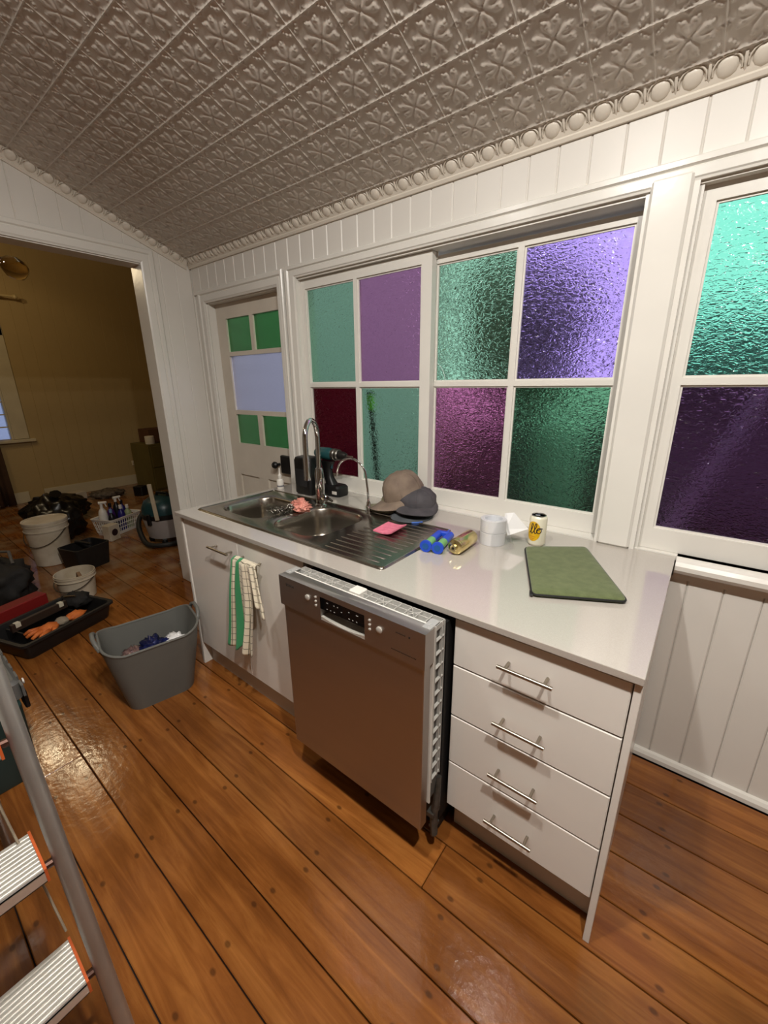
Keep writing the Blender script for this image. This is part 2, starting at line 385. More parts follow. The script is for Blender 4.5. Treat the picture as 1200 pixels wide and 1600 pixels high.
# ---- other walls that close the kitchen and the back room
struct(MB().prism([(0, 0), (0, zc(0)+.05), (YB, zc(YB)+.05), (YB, 0)], 'x', XR, XR+.1), 'wall_right', mat('tan_room_paint', (150, 132, 110), .6, var=.05, vscale=2))
struct(MB().box(-1.0, XR, YB-.1, YB, 0, zc(YB)+.08), 'wall_back', mat('tan_room_paint', (150, 132, 110), .6, var=.05, vscale=2))
wf = MB()
FX = -5.2
for a in ((YB, -1.35, 0, 3.4), (-1.35, -.42, 0, .86), (-1.35, -.42, 2.15, 3.4), (-.42, 3.5, 0, 3.4)): wf.box(FX-.1, FX, a[0], a[1], a[2], a[3])
wfar = struct(wf, 'wall_far', BACKWALL)
vb_far = MB().prism([(.012, -.0715), (.003, -.0715), (0, -.0685), (0, .0685), (.003, .0715), (.012, .0715)], 'z', 0, 3.28).mesh('wall_board', BACKWALL, 0)
for k in range(26):
    yy = -.18 + .143*k
    inst('wall_board', vb_far, (FX+.012, yy, .11), wfar, (0, 0, PI))
struct(MB().box(-5.3, -1.128, YB-.1, YB, 0, 3.4), 'wall_back_room_front', BACKWALL)
struct(MB().box(-5.3, -1.0, 3.5, 3.6, 0, 3.4), 'wall_back_room_rear', BACKWALL)
wx = struct(MB().box(-1.128, -1.026, .121, 3.5, -.6, 3.42), 'wall_exterior', EXTWALL)
for k in range(25):
    m = MB(); pz = -.6+.16*k
    m.add([(x, y, z+pz) for y in (.121, 3.5) for x, z in ((-1.026, 0), (-.998, 0), (-1.016, .165), (-1.026, .165))], [(0, 1, 2, 3), (7, 6, 5, 4), (0, 4, 5, 1), (1, 5, 6, 2), (2, 6, 7, 3), (3, 7, 4, 0)])
    m.build('weatherboard', EXTWALL, wx, 0)
struct(MB().box(-1.145, -1.129, .0, 3.5, 0.0, 3.4), 'wall_back_room_side', BACKWALL)
struct(MB().box(-5.3, -1.0, YB-.1, 3.6, 3.42, 3.5), 'ceiling_back_room', mat('back_room_ceiling', (180, 165, 135), .7, var=.05))
struct(MB().box(FX+.0125, FX+.032, -.25, 3.4, 0, .15).box(FX+.0125, FX+.03, -3, -.42, 0, .15), 'baseboard_far', mat('aged_cream_trim', (196, 182, 150), .45, var=.1), bevel=.003)
# ---- cornice with egg ornaments
def cornice_profile():                             # (out, up) relative to the wall face and the wall/ceiling corner line
    return [(0, -.040), (.010, -.040), (.015, -.030), (.012, -.024), (.018, -.016), (.028, .006), (.040, .020), (.046, .024), (.050, .024), (.052, .032), (.058, .036), (.066, .040), (0, .04)]
ct = MB()
ct.prism([(-o, 2.336+u if o < .03 else min(2.336+u+0, zc(-o)+.004)) for o, u in cornice_profile()], 'x', -.998, XR)
t_win = struct(ct, 'trim_1', CORN, smooth=30)
egg = MB()
prof = []
egg.blob((0, -.001, -.001), (.026, .011, .027), amp=0, sub=2)
for w, r in ((.033, .0026),):
    egg.tube([(w*math.cos(t), -.005, .030*math.sin(t)-.003) for t in [PI*1.08-(PI*1.16)*k/10 for k in range(11)]], r, 6)
egg.tube([(.039, -.006, .02), (.039, -.009, .002), (.039, -.004, -.022)], [.004, .0045, .0015], 6)
egg_me = egg.mesh('egg', CORN, 60)
x = -.93
while x < XR:
    inst('egg', egg_me, (x, -.0255, 2.337), t_win, (math.radians(42), 0, 0)); x += .0778
# the sloped cornice on the left wall
c2 = MB()
pr = cornice_profile()
def lrow(y): return [(-1.0+o, y, zc(y)-.018+u*1.0 if o < .03 else min(zc(y)-.018+u, zc(y)+.004)) for o, u in pr]
c2.loft([lrow(-.03), lrow(YB)])
t_left = struct(c2, 'trim_2', CORN, smooth=30)
y = -.10
while y > -2.6:
    o = inst('egg', egg_me, (-1.0+.0255, y, zc(y)-.017), t_left)
    o.rotation_euler = (Matrix.Rotation(-TH, 3, 'X') @ Matrix.Rotation(PI/2, 3, 'Z') @ Matrix.Rotation(math.radians(42), 3, 'X')).to_euler()
    y -= .0778*math.cos(TH)
# ---- doorway architrave and jamb lining (left wall)
def arch_prof(w, d=.022):                           # across the width, depth
    return [(0, 0), (0, d*.55), (w*.10, d*.62), (w*.16, d*.8), (w*.55, d*.8), (w*.62, d*.62), (w*.70, d), (w*.92, d), (w, d*.72), (w, 0)]
t3 = MB()
ap = arch_prof(.088)
inner = lambda t: (JY-.012+t)
t3.loft([[(-1.0+d, JY-.012+t, z(t)) for t, d in ap] for z in (lambda t: 0, lambda t: DH-.005+t)])
t3.loft([[(-1.0+d, yy(t), DH-.005+t) for t, d in ap] for yy in (lambda t: JY-.012+t, lambda t: DO+.012-t)])
t3.loft([[(-1.0+d, DO+.012-t, z(t)) for t, d in ap] for z in (lambda t: 0, lambda t: DH-.005+t)])
t3.box(-1.13, -1.0, JY-.012, JY, 0, DH).box(-1.13, -1.0, DO, DO+.012, 0, DH).box(-1.13, -1.0, DO, JY, DH-.012, DH)
struct(t3, 'trim_3', PAINT, smooth=30)
# ---- door in the window wall
d1 = MB()
YD = .052
GR = [(-.712, -.440, 1.742, 1.958), (-.404, -.135, 1.742, 1.958), (-.712, -.135, 1.342, 1.714), (-.712, -.450, 1.10, 1.312), (-.404, -.135, 1.10, 1.312)]
def leaf(mb, xs, zs, holes, y0, y1):
    for i in range(len(xs)-1):
        for j in range(len(zs)-1):
            cx = (xs[i]+xs[i+1])/2; cz = (zs[j]+zs[j+1])/2
            if not any(h[0] < cx < h[1] and h[2] < cz < h[3] for h in holes): mb.box(xs[i], xs[i+1], y0, y1, zs[j], zs[j+1])
pan = [(-.735, -.505, .20, .858), (-.395, -.135, .20, .858)]
leaf(d1, sorted({-.822, -.062, *[h[0] for h in GR+pan], *[h[1] for h in GR+pan]}), sorted({.005, 2.055, *[h[2] for h in GR+pan], *[h[3] for h in GR+pan]}), GR+pan, YD-.0, YD+.036)
for h in pan: d1.box(h[0], h[1], YD+.012, YD+.026, h[2], h[3])
dr1 = struct(d1, 'door_1', PAINT_DOOR)
DG = pane_material('door_green_glass', (74, 140, 80), .25, .35, 60); DL = pane_material('door_lavender_glass', (214, 214, 238), .3, .3, 60)
for i, h in enumerate(GR):
    MB().box(h[0]+.0005, h[1]-.0005, YD+.014, YD+.018, h[2]+.0005, h[3]-.0005).build('pane', DL if i == 2 else DG, dr1, 0)
lk = MB().cbox(-.205, -.095, YD-.028, YD-.001, .93, 1.055, .006).build('rim_lock', BLACKP, dr1, 0); lk['label'] = 'black rim lock'
MB().lathe([(0, -.06), (.018, -.057), (.025, -.045), (.022, -.032), (.010, -.024), (.010, 0)], (-.245, YD-.001, .985), 18, Matrix.Rotation(-PI/2, 4, 'X')).build('knob', BLACKP, dr1)
t4 = MB(); ap = arch_prof(.085)
zt = 2.062
t4.loft([[(-.835-t+.0, -d, z(t)) for t, d in ap] for z in (lambda t: 0, lambda t: zt+t)])
t4.loft([[(xx(t), -d, zt+t) for t, d in ap] for xx in (lambda t: -.835-t, lambda t: -.056+t*.7)])
t4.loft([[(-.056+t*.7, -d, z(t)) for t, d in ap] for z in (lambda t: 0, lambda t: zt+t)])
t4.box(-.842, -.824, 0, .12, 0, 2.065).box(-.058, -.04, 0, .12, 0, 2.065).box(-.842, -.04, 0, .12, 2.056, 2.07)
struct(t4, 'trim_4', PAINT, smooth=30)
# ---- windows
def sash(name, parent, xs, zs, y0, y1, xo, zo, cols, lab):
    """xs: pane x-intervals, zs: pane z-intervals (low, high)"""
    m = MB(); holes = [(a, b, c, d) for a, b in xs for c, d in zs]
    gx = sorted({xo[0], xo[1], *[v for p in xs for v in p]}); gz = sorted({zo[0], zo[1], *[v for p in zs for v in p]})
    leaf(m, gx, gz, holes, y0, y1)
    for h in holes:                                # glazing bead
        b = .007
        for q in ((h[0], h[0]+b, h[2], h[3]), (h[1]-b, h[1], h[2], h[3]), (h[0]+b, h[1]-b, h[2], h[2]+b), (h[0]+b, h[1]-b, h[3]-b, h[3])):
            m.box(q[0], q[1], y0+.008, y0+.016, q[2], q[3])
    s = m.build(name, PAINT, parent, 0); s['label'] = lab
    k = 0
    for c, d in zs[::-1]:
        for a, b in xs:
            o = MB().box(a+.001, b-.001, y0+.017, y0+.021, c+.001, d-.001).build('pane', cols[k][1], s, 0)
            o['label'] = cols[k][0]; k += 1
    return s
G1 = pane_material('textured_green_glass', (142, 190, 160)); G2 = pane_material('textured_dark_green_glass', (92, 146, 110)); G3 = pane_material('textured_mint_glass', (130, 220, 188))
V1 = pane_material('textured_violet_glass', (178, 128, 170), .08, 1.0); V2 = pane_material('textured_lilac_glass', (176, 150, 224)); V3 = pane_material('textured_plum_glass', (168, 100, 140)); V4 = pane_material('textured_purple_glass', (130, 94, 136))
MR = pane_material('pebbled_maroon_glass', (84, 16, 28), .06, 1.0, 60)
w1 = MB()
w1.box(.10, .114, 0, .12, .895, 2.085).box(1.80, 1.806, 0, .12, .9, 2.085).box(.10, 1.80, .0, .12, 2.076, 2.088).box(.10, 1.80, .001, .12, .885, .905)
w1.box(.114, .99, .058, .066, 2.05, 2.08)
ap = arch_prof(.09)
w1.loft([[(.112-t, -d, z(t)) for t, d in ap] for z in (lambda t: .9, lambda t: 2.085+t*.72)])
w1.loft([[(xx(t), -d, 2.085+t*.72) for t, d in ap] for xx in (lambda t: .112-t, lambda t: 1.81)])
win1 = struct(w1, 'window_1', PAINT, smooth=30)
s1 = sash('sash', win1, [(.148, .512), (.536, .928)], [(.985, 1.500), (1.522, 2.028)], .020, .056, (.115, .985), (.906, 2.074),
     [('pale green textured pane', G1), ('violet textured pane', V1), ('dark maroon pebbled pane', MR), ('green textured pane with a pole behind it', G1)], 'left sliding sash of the wide window')
s2 = sash('sash', win1, [(.980, 1.356), (1.381, 1.767)], [(.985, 1.500), (1.522, 2.030)], .068, .102, (.955, 1.799), (.906, 2.062),
     [('green textured pane with a curved crack', G1), ('bright lilac textured pane', V2), ('plum textured pane', V3), ('dark green textured pane', G2)], 'right sliding sash of the wide window')
# crack in the green pane
MB().tube(arc((.93, .0815, 1.52), .105, .05, 1.0, 10, (1, 0, 0), (0, 0, 1)), .0009, 5).build('crack', mat('crack_white', (215, 230, 225), .4), win1)
w2 = MB()
w2.box(1.918, 1.945, 0.006, .12, .895, 2.085).box(2.84, 2.85, 0, .12, .9, 2.085).box(1.93, 2.85, .0, .12, 2.078, 2.088).box(1.93, 2.85, .001, .12, .885, .903)
w2.loft([[(xx, -d, 2.085+t*.72) for t, d in ap] for xx in (1.81, 2.93)])
w2.loft([[(2.842+t, -d, z(t)) for t, d in ap] for z in (lambda t: .9, lambda t: 2.085)])
win2 = struct(w2, 'window_2', PAINT, smooth=30)
sash('sash', win2, [(1.980, 2.360), (2.385, 2.765)], [(.985, 1.500), (1.524, 2.034)], .030, .066, (1.944, 2.841), (.904, 2.078),
     [('bright mint textured pane', G3), ('lilac textured pane', V2), ('dark purple textured pane', V4), ('dark green textured pane', G2)], 'sash beside the white post')
pst = MB().cbox(1.806, 1.918, -.024, .0, .90, 2.112, .008).box(1.918, 1.934, -.012, .0, .9, 2.085).box(1.794, 1.806, -.008, .0, .9, 2.08)
struct(pst, 'trim_5', PAINT)
# window sill to the right of the bench
sl = MB().prism([(.03, .903), (-.030, .903), (-.044, .897), (-.052, .884), (-.052, .868), (-.044, .855), (-.030, .848), (0, .848), (.0, .82), (.012, .82), (.03, .848)], 'x', 2.072, 2.95)
sl.box(2.072, 2.95, -.016, 0, .822, .848)
struct(sl, 'trim_6', PAINT, smooth=30)
struct(MB().prism([(0, .0), (-.020, .0), (-.020, .018), (-.012, .030), (0, .034)], 'x', 2.0, XR), 'baseboard_window', PAINT, smooth=30)
# ---- far window of the back room
t7 = MB().box(FX, FX+.022, -.42, -.26, .86, 2.28).box(FX, FX+.022, -1.5, -.26, 2.15, 2.28).box(FX, FX+.022, -1.5, -1.35, .86, 2.15)
t7.cbox(FX, FX+.07, -1.55, -.20, .815, .855, .006).box(FX-.1, FX, -.44, -.42, .86, 2.15)
for k in range(1, 8): t7.box(FX-.05, FX-.03, -1.35, -.44, .86+.16*k-.008, .86+.16*k+.008)
t7.box(FX-.05, FX-.03, -.9, -.88, .86, 2.15)
wf3 = struct(t7, 'window_3', mat('aged_cream_trim', (196, 182, 150), .45), bevel=.002)
MB().box(FX-.046, FX-.042, -1.35, -.44, .86, 2.15).build('pane', pane_material('frosted_clear_glass', (120, 130, 156), .25, .2, 60), wf3, 0)
# ================================================================== OUTSIDE THE WINDOWS (seen through the textured glass)
struct(MB().box(-14, 16, .13, 26, -.75, -.6), 'ground', mat('garden_ground', (84, 78, 62), .95, rgb2=(58, 66, 40), vscale=2))
LEAF = mat('dark_leaves', (150, 150, 142), .8, rgb2=(112, 116, 108), vscale=6, bump=1, bscale=14)
BARK = mat('bark', (70, 56, 42), .9, var=.3)
def tree(loc, r, h, label, seed):
    t = thing('garden_tree', label, 'tree', loc)
    MB().tube([(loc[0], loc[1], -.6), (loc[0]+.1, loc[1], -.6+h*.5), (loc[0], loc[1]+.1, -.6+h*.8)], [.14, .1, .05], 8).build('trunk', BARK, t)
    m = MB()
    rnd = random.Random(seed)
    for k in range(9):
        m.blob((loc[0]+rnd.uniform(-.55, .55)*r, loc[1]+rnd.uniform(-.4, .4)*r, -.6+h*rnd.uniform(.5, .9)), (r*.55, r*.55, r*.5), .45, 3., 3, seed*10+k)
    m.build('foliage', LEAF, t)
tree((-.55, 5.6, -.6), 1.15, 4.3, 'dark leafy tree behind the green and lilac panes', 3)
hs = thing('neighbour_house', 'dim grey house beyond the textured glass panes', 'house', (4.0, 9.5, -.6))
hw = mat('grey_house_wall', (120, 112, 116), .8, var=.1)
MB().box(.45, 8, 9, 13, -.6, 1.75).build('wall', hw, hs)
MB().prism([(8.6, 1.70), (13.4, 1.70), (11, 2.9)], 'x', .35, 8.2).build('roof', mat('grey_metal_roof', (74, 70, 74), .6, var=.1), hs)
fe = thing('garden_fence', 'dark timber fence beyond the lower window panes', 'fence', (2, 4.4, -.6))
for k in range(40): MB().box(-1.0+k*.155, -1.0+k*.155+.145, 4.4, 4.42, -.6, 1.02).build('paling', mat('dark_paling', (146, 132, 140), .9, var=.3), fe, 0)
MB().box(-1, 5.2, 4.42, 4.47, .7, .78).build('rail', mat('dark_paling', (50, 38, 40)), fe, 0)
# timber brace seen through the dark purple pane
br = MB(); bdir = Vector((.342, 0, 1)).normalized(); bp0 = Vector((1.53, .60, -.6))
br.tube([bp0, bp0+bdir*2.28], .036, 4)
solo(br, 'timber_brace', mat('pale_timber', (206, 198, 206), .7, var=.1), 'pale diagonal timber brace behind the dark purple pane', 'brace', smooth=0)
# pale tank and stand added to imitate a light patch in the dark green pane
solo(MB().lathe([(.0, 0), (.20, 0), (.22, .04), (.22, .90), (.18, .99), (0, 1.03)], n=28), 'light_patch_tank', mat('light_patch_pale', (200, 206, 204), .5, var=.05), 'added pale tank standing in for a light patch behind the dark green pane', 'tank', (1.07, 2.0, .20))
solo(MB().lathe([(.0, 0), (.26, 0), (.26, .79), (0, .80)], n=20), 'light_patch_stand', mat('dark_paling', (50, 38, 40)), 'dark round stand added under the stand-in tank', 'stand', (1.07, 2.0, -.6))
# long-handled squeegee leaning against the outside of the glass
bp_ = thing('mop_handle', 'black pole with a lime green collar leaning outside the green pane', 'pole', (.63, .19, .0))
ptop = Vector((.507, .145, 1.475)); pbot = Vector((.66, .20, -.6)); dv = (pbot-ptop)
MB().tube([ptop, ptop+dv*.008], .017, 12).tube([ptop+dv*.05, pbot], .013, 12).build('shaft', BLACKP, bp_)
MB().tube([ptop+dv*.008, ptop+dv*.05], .018, 12).build('collar', mat('lime_plastic', (150, 220, 30), .4, var=.05), bp_)

# ================================================================== KITCHEN UNITS
HANDLE = None
def bar_handle(parent, x0, x1, y, z, yf, world=True):
    m = MB().tube([(x0, y, z), (x1, y, z)], .0055, 12)
    for x in (x0+.02, x1-.02): m.tube([(x, y, z), (x, yf-.0005, z)], .0042, 10)
    return m.build('handle', SATIN, parent)
# ---- benchtop
bt = MB()
hx0, hx1, hy0, hy1 = .095, .905, -.70, -.285
xs = [0, hx0, hx1, 2.068]; ys = [-.824, hy0, hy1, -.001]
bmv = bmesh.new()
for i in range(3):
    for j in range(3):
        if (i, j) == (1, 1): continue
        bt.box(xs[i], xs[i+1], ys[j], ys[j+1], .88, .90)
bt_o = solo(bt, 'benchtop', STONE, 'long grey stone benchtop with the sink set into it', 'benchtop', (0, 0, 0), smooth=0)
bm = bmesh.new(); bm.from_mesh(bt_o.data); bmesh.ops.remove_doubles(bm, verts=bm.verts, dist=1e-5)
seen = {}
for f in bm.faces:
    k = tuple(sorted(v.index for v in f.verts)); seen.setdefault(k, []).append(f)
bmesh.ops.delete(bm, geom=[f for l in seen.values() if len(l) > 1 for f in l], context='FACES'); bmesh.ops.recalc_face_normals(bm, faces=bm.faces)
bmesh.ops.dissolve_limit(bm, angle_limit=.01, verts=bm.verts, edges=bm.edges)
bm.to_mesh(bt_o.data); bm.free()
bv = bt_o.modifiers.new('bevel', 'BEVEL'); bv.width = .0018; bv.segments = 2; bv.limit_method = 'ANGLE'
# ---- sink cabinet
YF = -.808
sc = thing('sink_cabinet', 'white two-door cabinet under the sink', 'cabinet', (.5, -.4, 0))
MB().box(.052, .955, YF+.0195, -.04, .142, .160).box(.052, .068, YF+.0195, -.04, .16, .879).box(.94, .955, YF+.0195, -.04, .16, .879).box(.068, .94, -.055, -.04, .16, .879).build('carcass', CABIN, sc, 0)
d_a = MB().cbox(.053, .5135, YF, YF+.018, .143, .872, .0015).build('door', WHITECAB, sc, 0)
d_b = MB().cbox(.5165, .955, YF, YF+.018, .143, .872, .0015).build('door', WHITECAB, sc, 0)
bar_handle(d_a, .325, .488, -.846, .792, YF); bar_handle(d_b, .540, .703, -.846, .792, YF)
MB().box(.052, .955, -.765, -.75, 0, .141).build('kickboard', CABIN, sc, 0)
# ---- end panels
for nm, x0, lab in (('end_panel', 2.051, 'tall white end panel at the open right end of the bench'), ('end_panel', .030, 'white end panel at the bench end behind the grey tub')):
    solo(MB().cbox(0, .0165, 0, .79, 0, .8795, .0012), nm, WHITECAB, lab, 'panel', (x0, -.812, 0), smooth=0)
# ---- drawer cabinet
dc = thing('drawer_cabinet', 'white cabinet of four drawers with bar handles', 'cabinet', (1.82, -.4, 0))
MB().box(1.602, 1.618, YF+.0195, -.04, .155, .879).box(2.034, 2.050, YF+.0195, -.04, .155, .879).box(1.618, 2.034, YF+.0195, -.04, .155, .17).box(1.618, 2.034, -.055, -.04, .17, .879).build('carcass', CABIN, dc, 0)
zs = [.160, .346, .530, .713, .872]
for i in range(4):
    d = MB().cbox(1.603, 2.048, YF, YF+.018, zs[i]+.0017, zs[i+1]-.0022, .0026).box(1.62, 2.03, YF+.018, -.2, zs[i]+.02, zs[i]+.03).build('drawer', WHITECAB, dc, 0)
    bar_handle(d, 1.748, 1.890, -.842, (.239, .422, .608, .795)[i], YF)
MB().box(1.602, 2.050, -.74, -.725, 0, .154).build('kickboard', CABIN, dc, 0)
# ---- dishwasher
DX0, DX1, DY = .996, 1.594, -.949
dw = thing('dishwasher', 'stainless steel dishwasher pulled forward out of its bench gap', 'dishwasher', (1.295, -.6, 0))
MB().box(DX0+.012, DX1-.004, -.832, -.26, .10, .862).build('body', DARK, dw, 0)
MB().cbox(DX0+.006, DX1-.008, DY+.004, DY+.042, .168, .774, .003).build('door_panel', BRUSHED, dw, 0)
cp = MB()                                             # control panel with a grip recess
rx0, rx1, rz0, rz1 = 1.198, 1.384, .786, .868
for a in ((DX0, rx0, .7755, .887), (rx1, DX1, .7755, .887), (rx0, rx1, .7755, rz0), (rx0, rx1, rz1, .887)): cp.box(a[0], a[1], DY-.004, DY+.043, a[2], a[3])
cp.box(rx0, rx1, DY+.030, DY+.043, rz0, rz1)
cpo = cp.build('control_panel', BRUSHED, dw, 0)
MB().box(rx0+.0005, rx1-.0005, DY-.0042, DY+.002, .826, rz1-.0005).build('display', mat('black_glass', (10, 10, 11), .08), cpo, 0)
ic = MB(); rnd = random.Random(4)
for r_ in range(3):
    for c_ in range(9):
        if rnd.random() < .62:
            x = rx0+.03+c_*.0155; z = .833+r_*.011; ic.box(x, x+rnd.uniform(.003, .009), DY-.0047, DY-.0043, z, z+.0022)
ic.build('display_icons', mat('icon_white', (190, 190, 185), .5), cpo, 0)['kind'] = 'stuff'
lip = MB(); lip.loft([[(x, DY-.003, rz0+.002+.010*abs((x-(rx0+rx1)/2)/.093)**2), (x, DY+.029, rz0+.012), (x, DY+.029, rz0+.0005), (x, DY-.003, rz0+.0005)] for x in [rx0+.001+(rx1-rx0-.002)*k/10 for k in range(11)]])
lip.build('grip_lip', mat('lit_lip_steel', (226, 222, 212), .3, .6), cpo)  # lit bottom of the recess put into the colour as paler steel
for x, z, r in ((1.140, .846, .0105), (1.440, .842, .0105)):
    MB().lathe([(r, 0), (r, .003), (r*.8, .0045), (0, .005)], (x, DY-.004, z), 16, Matrix.Rotation(PI/2, 4, 'X')).build('button', mat('silver_button', (196, 192, 184), .35, .4), cpo)
for x in (1.178, 1.404):
    for z in (.860, .845, .830):
        MB().lathe([(.0045, 0), (.0045, .002), (.003, .003), (0, .0032)], (x, DY-.004, z), 10, Matrix.Rotation(PI/2, 4, 'X')).build('button', mat('silver_button', (196, 192, 184)), cpo)
def front_text(txt, size, x, z, parent, m, bold=0):
    me = text_mesh(txt, size, .0002, 0, bold); me.materials.append(m)
    o = bpy.data.objects.new('lettering', me); COL.objects.link(o); o.parent = parent; WM[o] = WM[parent]
    o.location = WM[parent].inverted() @ Vector((x, DY-.0043, z)); o.rotation_euler = (PI/2, 0, 0); return o
INK = mat('dark_print', (40, 38, 36), .5)
front_text('BOSCH', .0125, 1.052, .860, cpo, INK, .0002)
pr_ = MB()
for x0, x1, z in ((1.498, 1.530, .858), (1.482, 1.512, .800), (1.516, 1.548, .800), (1.551, 1.566, .800)):
    x = x0
    while x < x1: pr_.box(x, x+.0028, DY-.0045, DY-.0042, z-.0016, z+.0016); x += .0042
pr_.box(1.541, 1.546, DY-.0045, DY-.0042, .855, .861).build('small_print', INK, cpo, 0)['kind'] = 'stuff'
MB().box(DX0+.004, DX1-.001, DY+.043, DY+.049, .25, .8865).build('inner_edge', WHITEP, dw, 0)
LAT = mat('pale_grey_plastic', (186, 184, 178), .5, var=.1, vscale=20)
tl = MB(); ya, yb = DY+.050, -.850
for y in (ya+.001, (ya+yb)/2, yb-.001): tl.box(DX0+.02, DX1-.002, y-.0012, y+.0012, .868, .884)
x = DX0+.02; k = 0
while x < DX1:
    tl.box(x-.001, x+.001, ya, yb, .868, .884)
    if k % 3 == 1 and x < DX1-.06: tl.tube([(x, ya, .880), (x+.036, yb, .880)], .0013, 5); tl.tube([(x, yb, .880), (x+.036, ya, .880)], .0013, 5)
    x += .036; k += 1
MB().box(DX0+.02, DX1-.004, ya, yb, .8645, .8675).build('top_plate', GREYP, dw, 0)
tl.build('top_lattice', LAT, dw, 0)
sd = MB()
for y in (ya+.001, ya+.034, yb-.001): sd.box(DX1-.008, DX1+.001, y-.0012, y+.0012, .33, .882)
z = .34
while z < .88: sd.box(DX1-.008, DX1+.001, ya, yb, z-.0012, z+.0012); z += .045
MB().box(DX1-.0125, DX1-.0085, ya, yb, .25, .866).build('side_plate', mat('dark_grey_plate', (86, 84, 80), .6), dw, 0)
sd.build('side_lattice', LAT, dw, 0)
MB().cbox(1.27, 1.315, ya+.004, yb-.004, .868, .892, .003).build('latch', WHITEP, dw, 0)
for x in (DX0+.002, DX1-.028):
    m = MB().box(x, x+.026, DY+.022, DY+.072, .8875, .8892).box(x, x+.026, DY+.072, DY+.0736, .870, .8892)
    for yy in (.032, .046): m.lathe([(.0035, 0), (.0035, .0015), (0, .002)], (x+.014, DY+yy, .889), 8)
    m.build('bracket', mat('zinc_plate', (206, 206, 204), .4, .6, var=.1), dw, 0)
MB().box(DX0+.02, DX1-.02, -.80, -.3, .012, .10).build('base_tray', DARK, dw, 0)
for x in (DX0+.05, DX1-.06):
    MB().lathe([(.018, 0), (.018, .008), (.008, .012), (.008, .10)], (x, -.77, 0), 12).build('foot', DARK, dw)
hz = MB().tube([(1.588, -.842, .30), (1.597, -.865, .22), (1.585, -.86, .15), (1.596, -.872, .09), (1.58, -.85, .045)], [.010, .012, .014, .012, .010], 8)
hz.box(1.57, 1.594, -.88, -.835, .155, .172).box(1.575, 1.597, -.872, -.84, .10, .112)
hz.build('hinge_linkage', mat('grimy_grey_metal', (92, 88, 82), .5, .5, var=.4, vscale=40), dw)
# ---- sink
sk = thing('kitchen_sink', 'stainless steel double bowl sink with ribbed drainer', 'sink', (.67, -.49, .9))
ZT = .9045
bm = bmesh.new()
def loop(pts):
    vs = [bm.verts.new(p) for p in pts]; return vs, [bm.edges.new((vs[i], vs[(i+1) % len(vs)])) for i in range(len(vs))]
BL = (.135, .470, -.665, -.345); BR = (.545, .880, -.675, -.305)
oL = loop(rrect(.060, 1.280, -.735, -.240, .018, ZT)); lL = loop(rrect(*BL, .075, ZT, 8)); lR = loop(rrect(*BR, .095, ZT, 8))
bmesh.ops.triangle_fill(bm, use_beauty=True, use_dissolve=False, edges=oL[1]+lL[1]+lR[1])
def down(pts0, steps):
    prev = pts0
    for pts in steps:
        cur = [bm.verts.new(p) for p in pts]
        for i in range(len(cur)): bm.faces.new((prev[i], prev[(i+1) % len(cur)], cur[(i+1) % len(cur)], cur[i]))
        prev = cur
    return prev
def bowl(B, r, verts):
    st = []
    for ins, z in ((.004, ZT-.002), (.008, ZT-.008), (.012, ZT-.06), (.018, ZT-.13), (.028, ZT-.152), (.05, ZT-.165), (.09, ZT-.171)):
        st.append(rrect(B[0]+ins, B[1]-ins, B[2]+ins, B[3]-ins, max(r-ins*.3, .03), z, 8))
    last = down(verts, st); bm.faces.new(last)
bowl(BL, .075, lL[0]); bowl(BR, .095, lR[0])
down(oL[0], [rrect(.0585, 1.2815, -.7365, -.2385, .019, ZT-.002), rrect(.058, 1.282, -.737, -.238, .019, .9003)])
bmesh.ops.recalc_face_normals(bm, faces=bm.faces)
me = bpy.data.meshes.new('sink_body'); bm.to_mesh(me); bm.free()
me.transform(WM[sk].inverted())
for p in me.polygons: p.use_smooth = True
me.set_sharp_from_angle(angle=math.radians(40)); me.materials.append(STEEL)
so = bpy.data.objects.new('sink_body', me); COL.objects.link(so); so.parent = sk; WM[so] = WM[sk]
rim = MB().tube(rrect(.066, 1.274, -.729, -.246, .016, ZT+.0004)+[rrect(.066, 1.274, -.729, -.246, .016, ZT+.0004)[0]], .0032, 8, cap=False)
rim.build('raised_rim', STEEL, sk)
for k in range(12):
    y = -.695 + k*.0365
    x0 = .93 + .02*(1-math.sin(PI*k/11)); r = MB()
    r.tube([(x0, y, ZT-.006), (x0+.016, y, ZT-.0045), (1.232, y, ZT-.0045), (1.25, y, ZT-.006)], [.002, .0064, .0064, .002], 12)
    r.build('drainer_rib', STEEL, sk)
for cx, cy in (((BL[0]+BL[1])/2, (BL[2]+BL[3])/2), ((BR[0]+BR[1])/2, (BR[2]+BR[3])/2)):
    MB().lathe([(.038, 0), (.038, .002), (.030, .003), (.026, .0005), (0, .0004)], (cx, cy, ZT-.1708), 20).build('waste', CHROME, sk)
# ---- mixer tap
mt = thing('mixer_tap', 'tall chrome gooseneck mixer tap behind the sink bowls', 'tap', (.527, -.300, ZT))
bx, by = .527, -.300
MB().lathe([(.030, 0), (.030, .006), (.024, .010), (.023, .075), (.024, .085), (.0235, .17), (.019, .195), (.0135, .20)], (bx, by, ZT), 24).build('body', CHROME, mt)
dvx = Vector((.47, -.88, 0)).normalized(); R_ = .088
c_ = Vector((bx, by, 1.262)) + dvx*R_
path = [(bx, by, 1.09), (bx, by, 1.18)] + arc(c_, R_, PI, 0, 18, dvx, (0, 0, 1)) + [c_+dvx*R_+Vector((0, 0, -.05)), c_+dvx*R_+Vector((0, 0, -.09))]
MB().tube(path, .0125, 16).build('gooseneck', CHROME, mt)
MB().tube([c_+dvx*R_+Vector((0, 0, -.075)), c_+dvx*R_+Vector((0, 0, -.082)), c_+dvx*R_+Vector((0, 0, -.185))], [.0135, .0155, .0155], 16).build('spray_head', CHROME, mt)
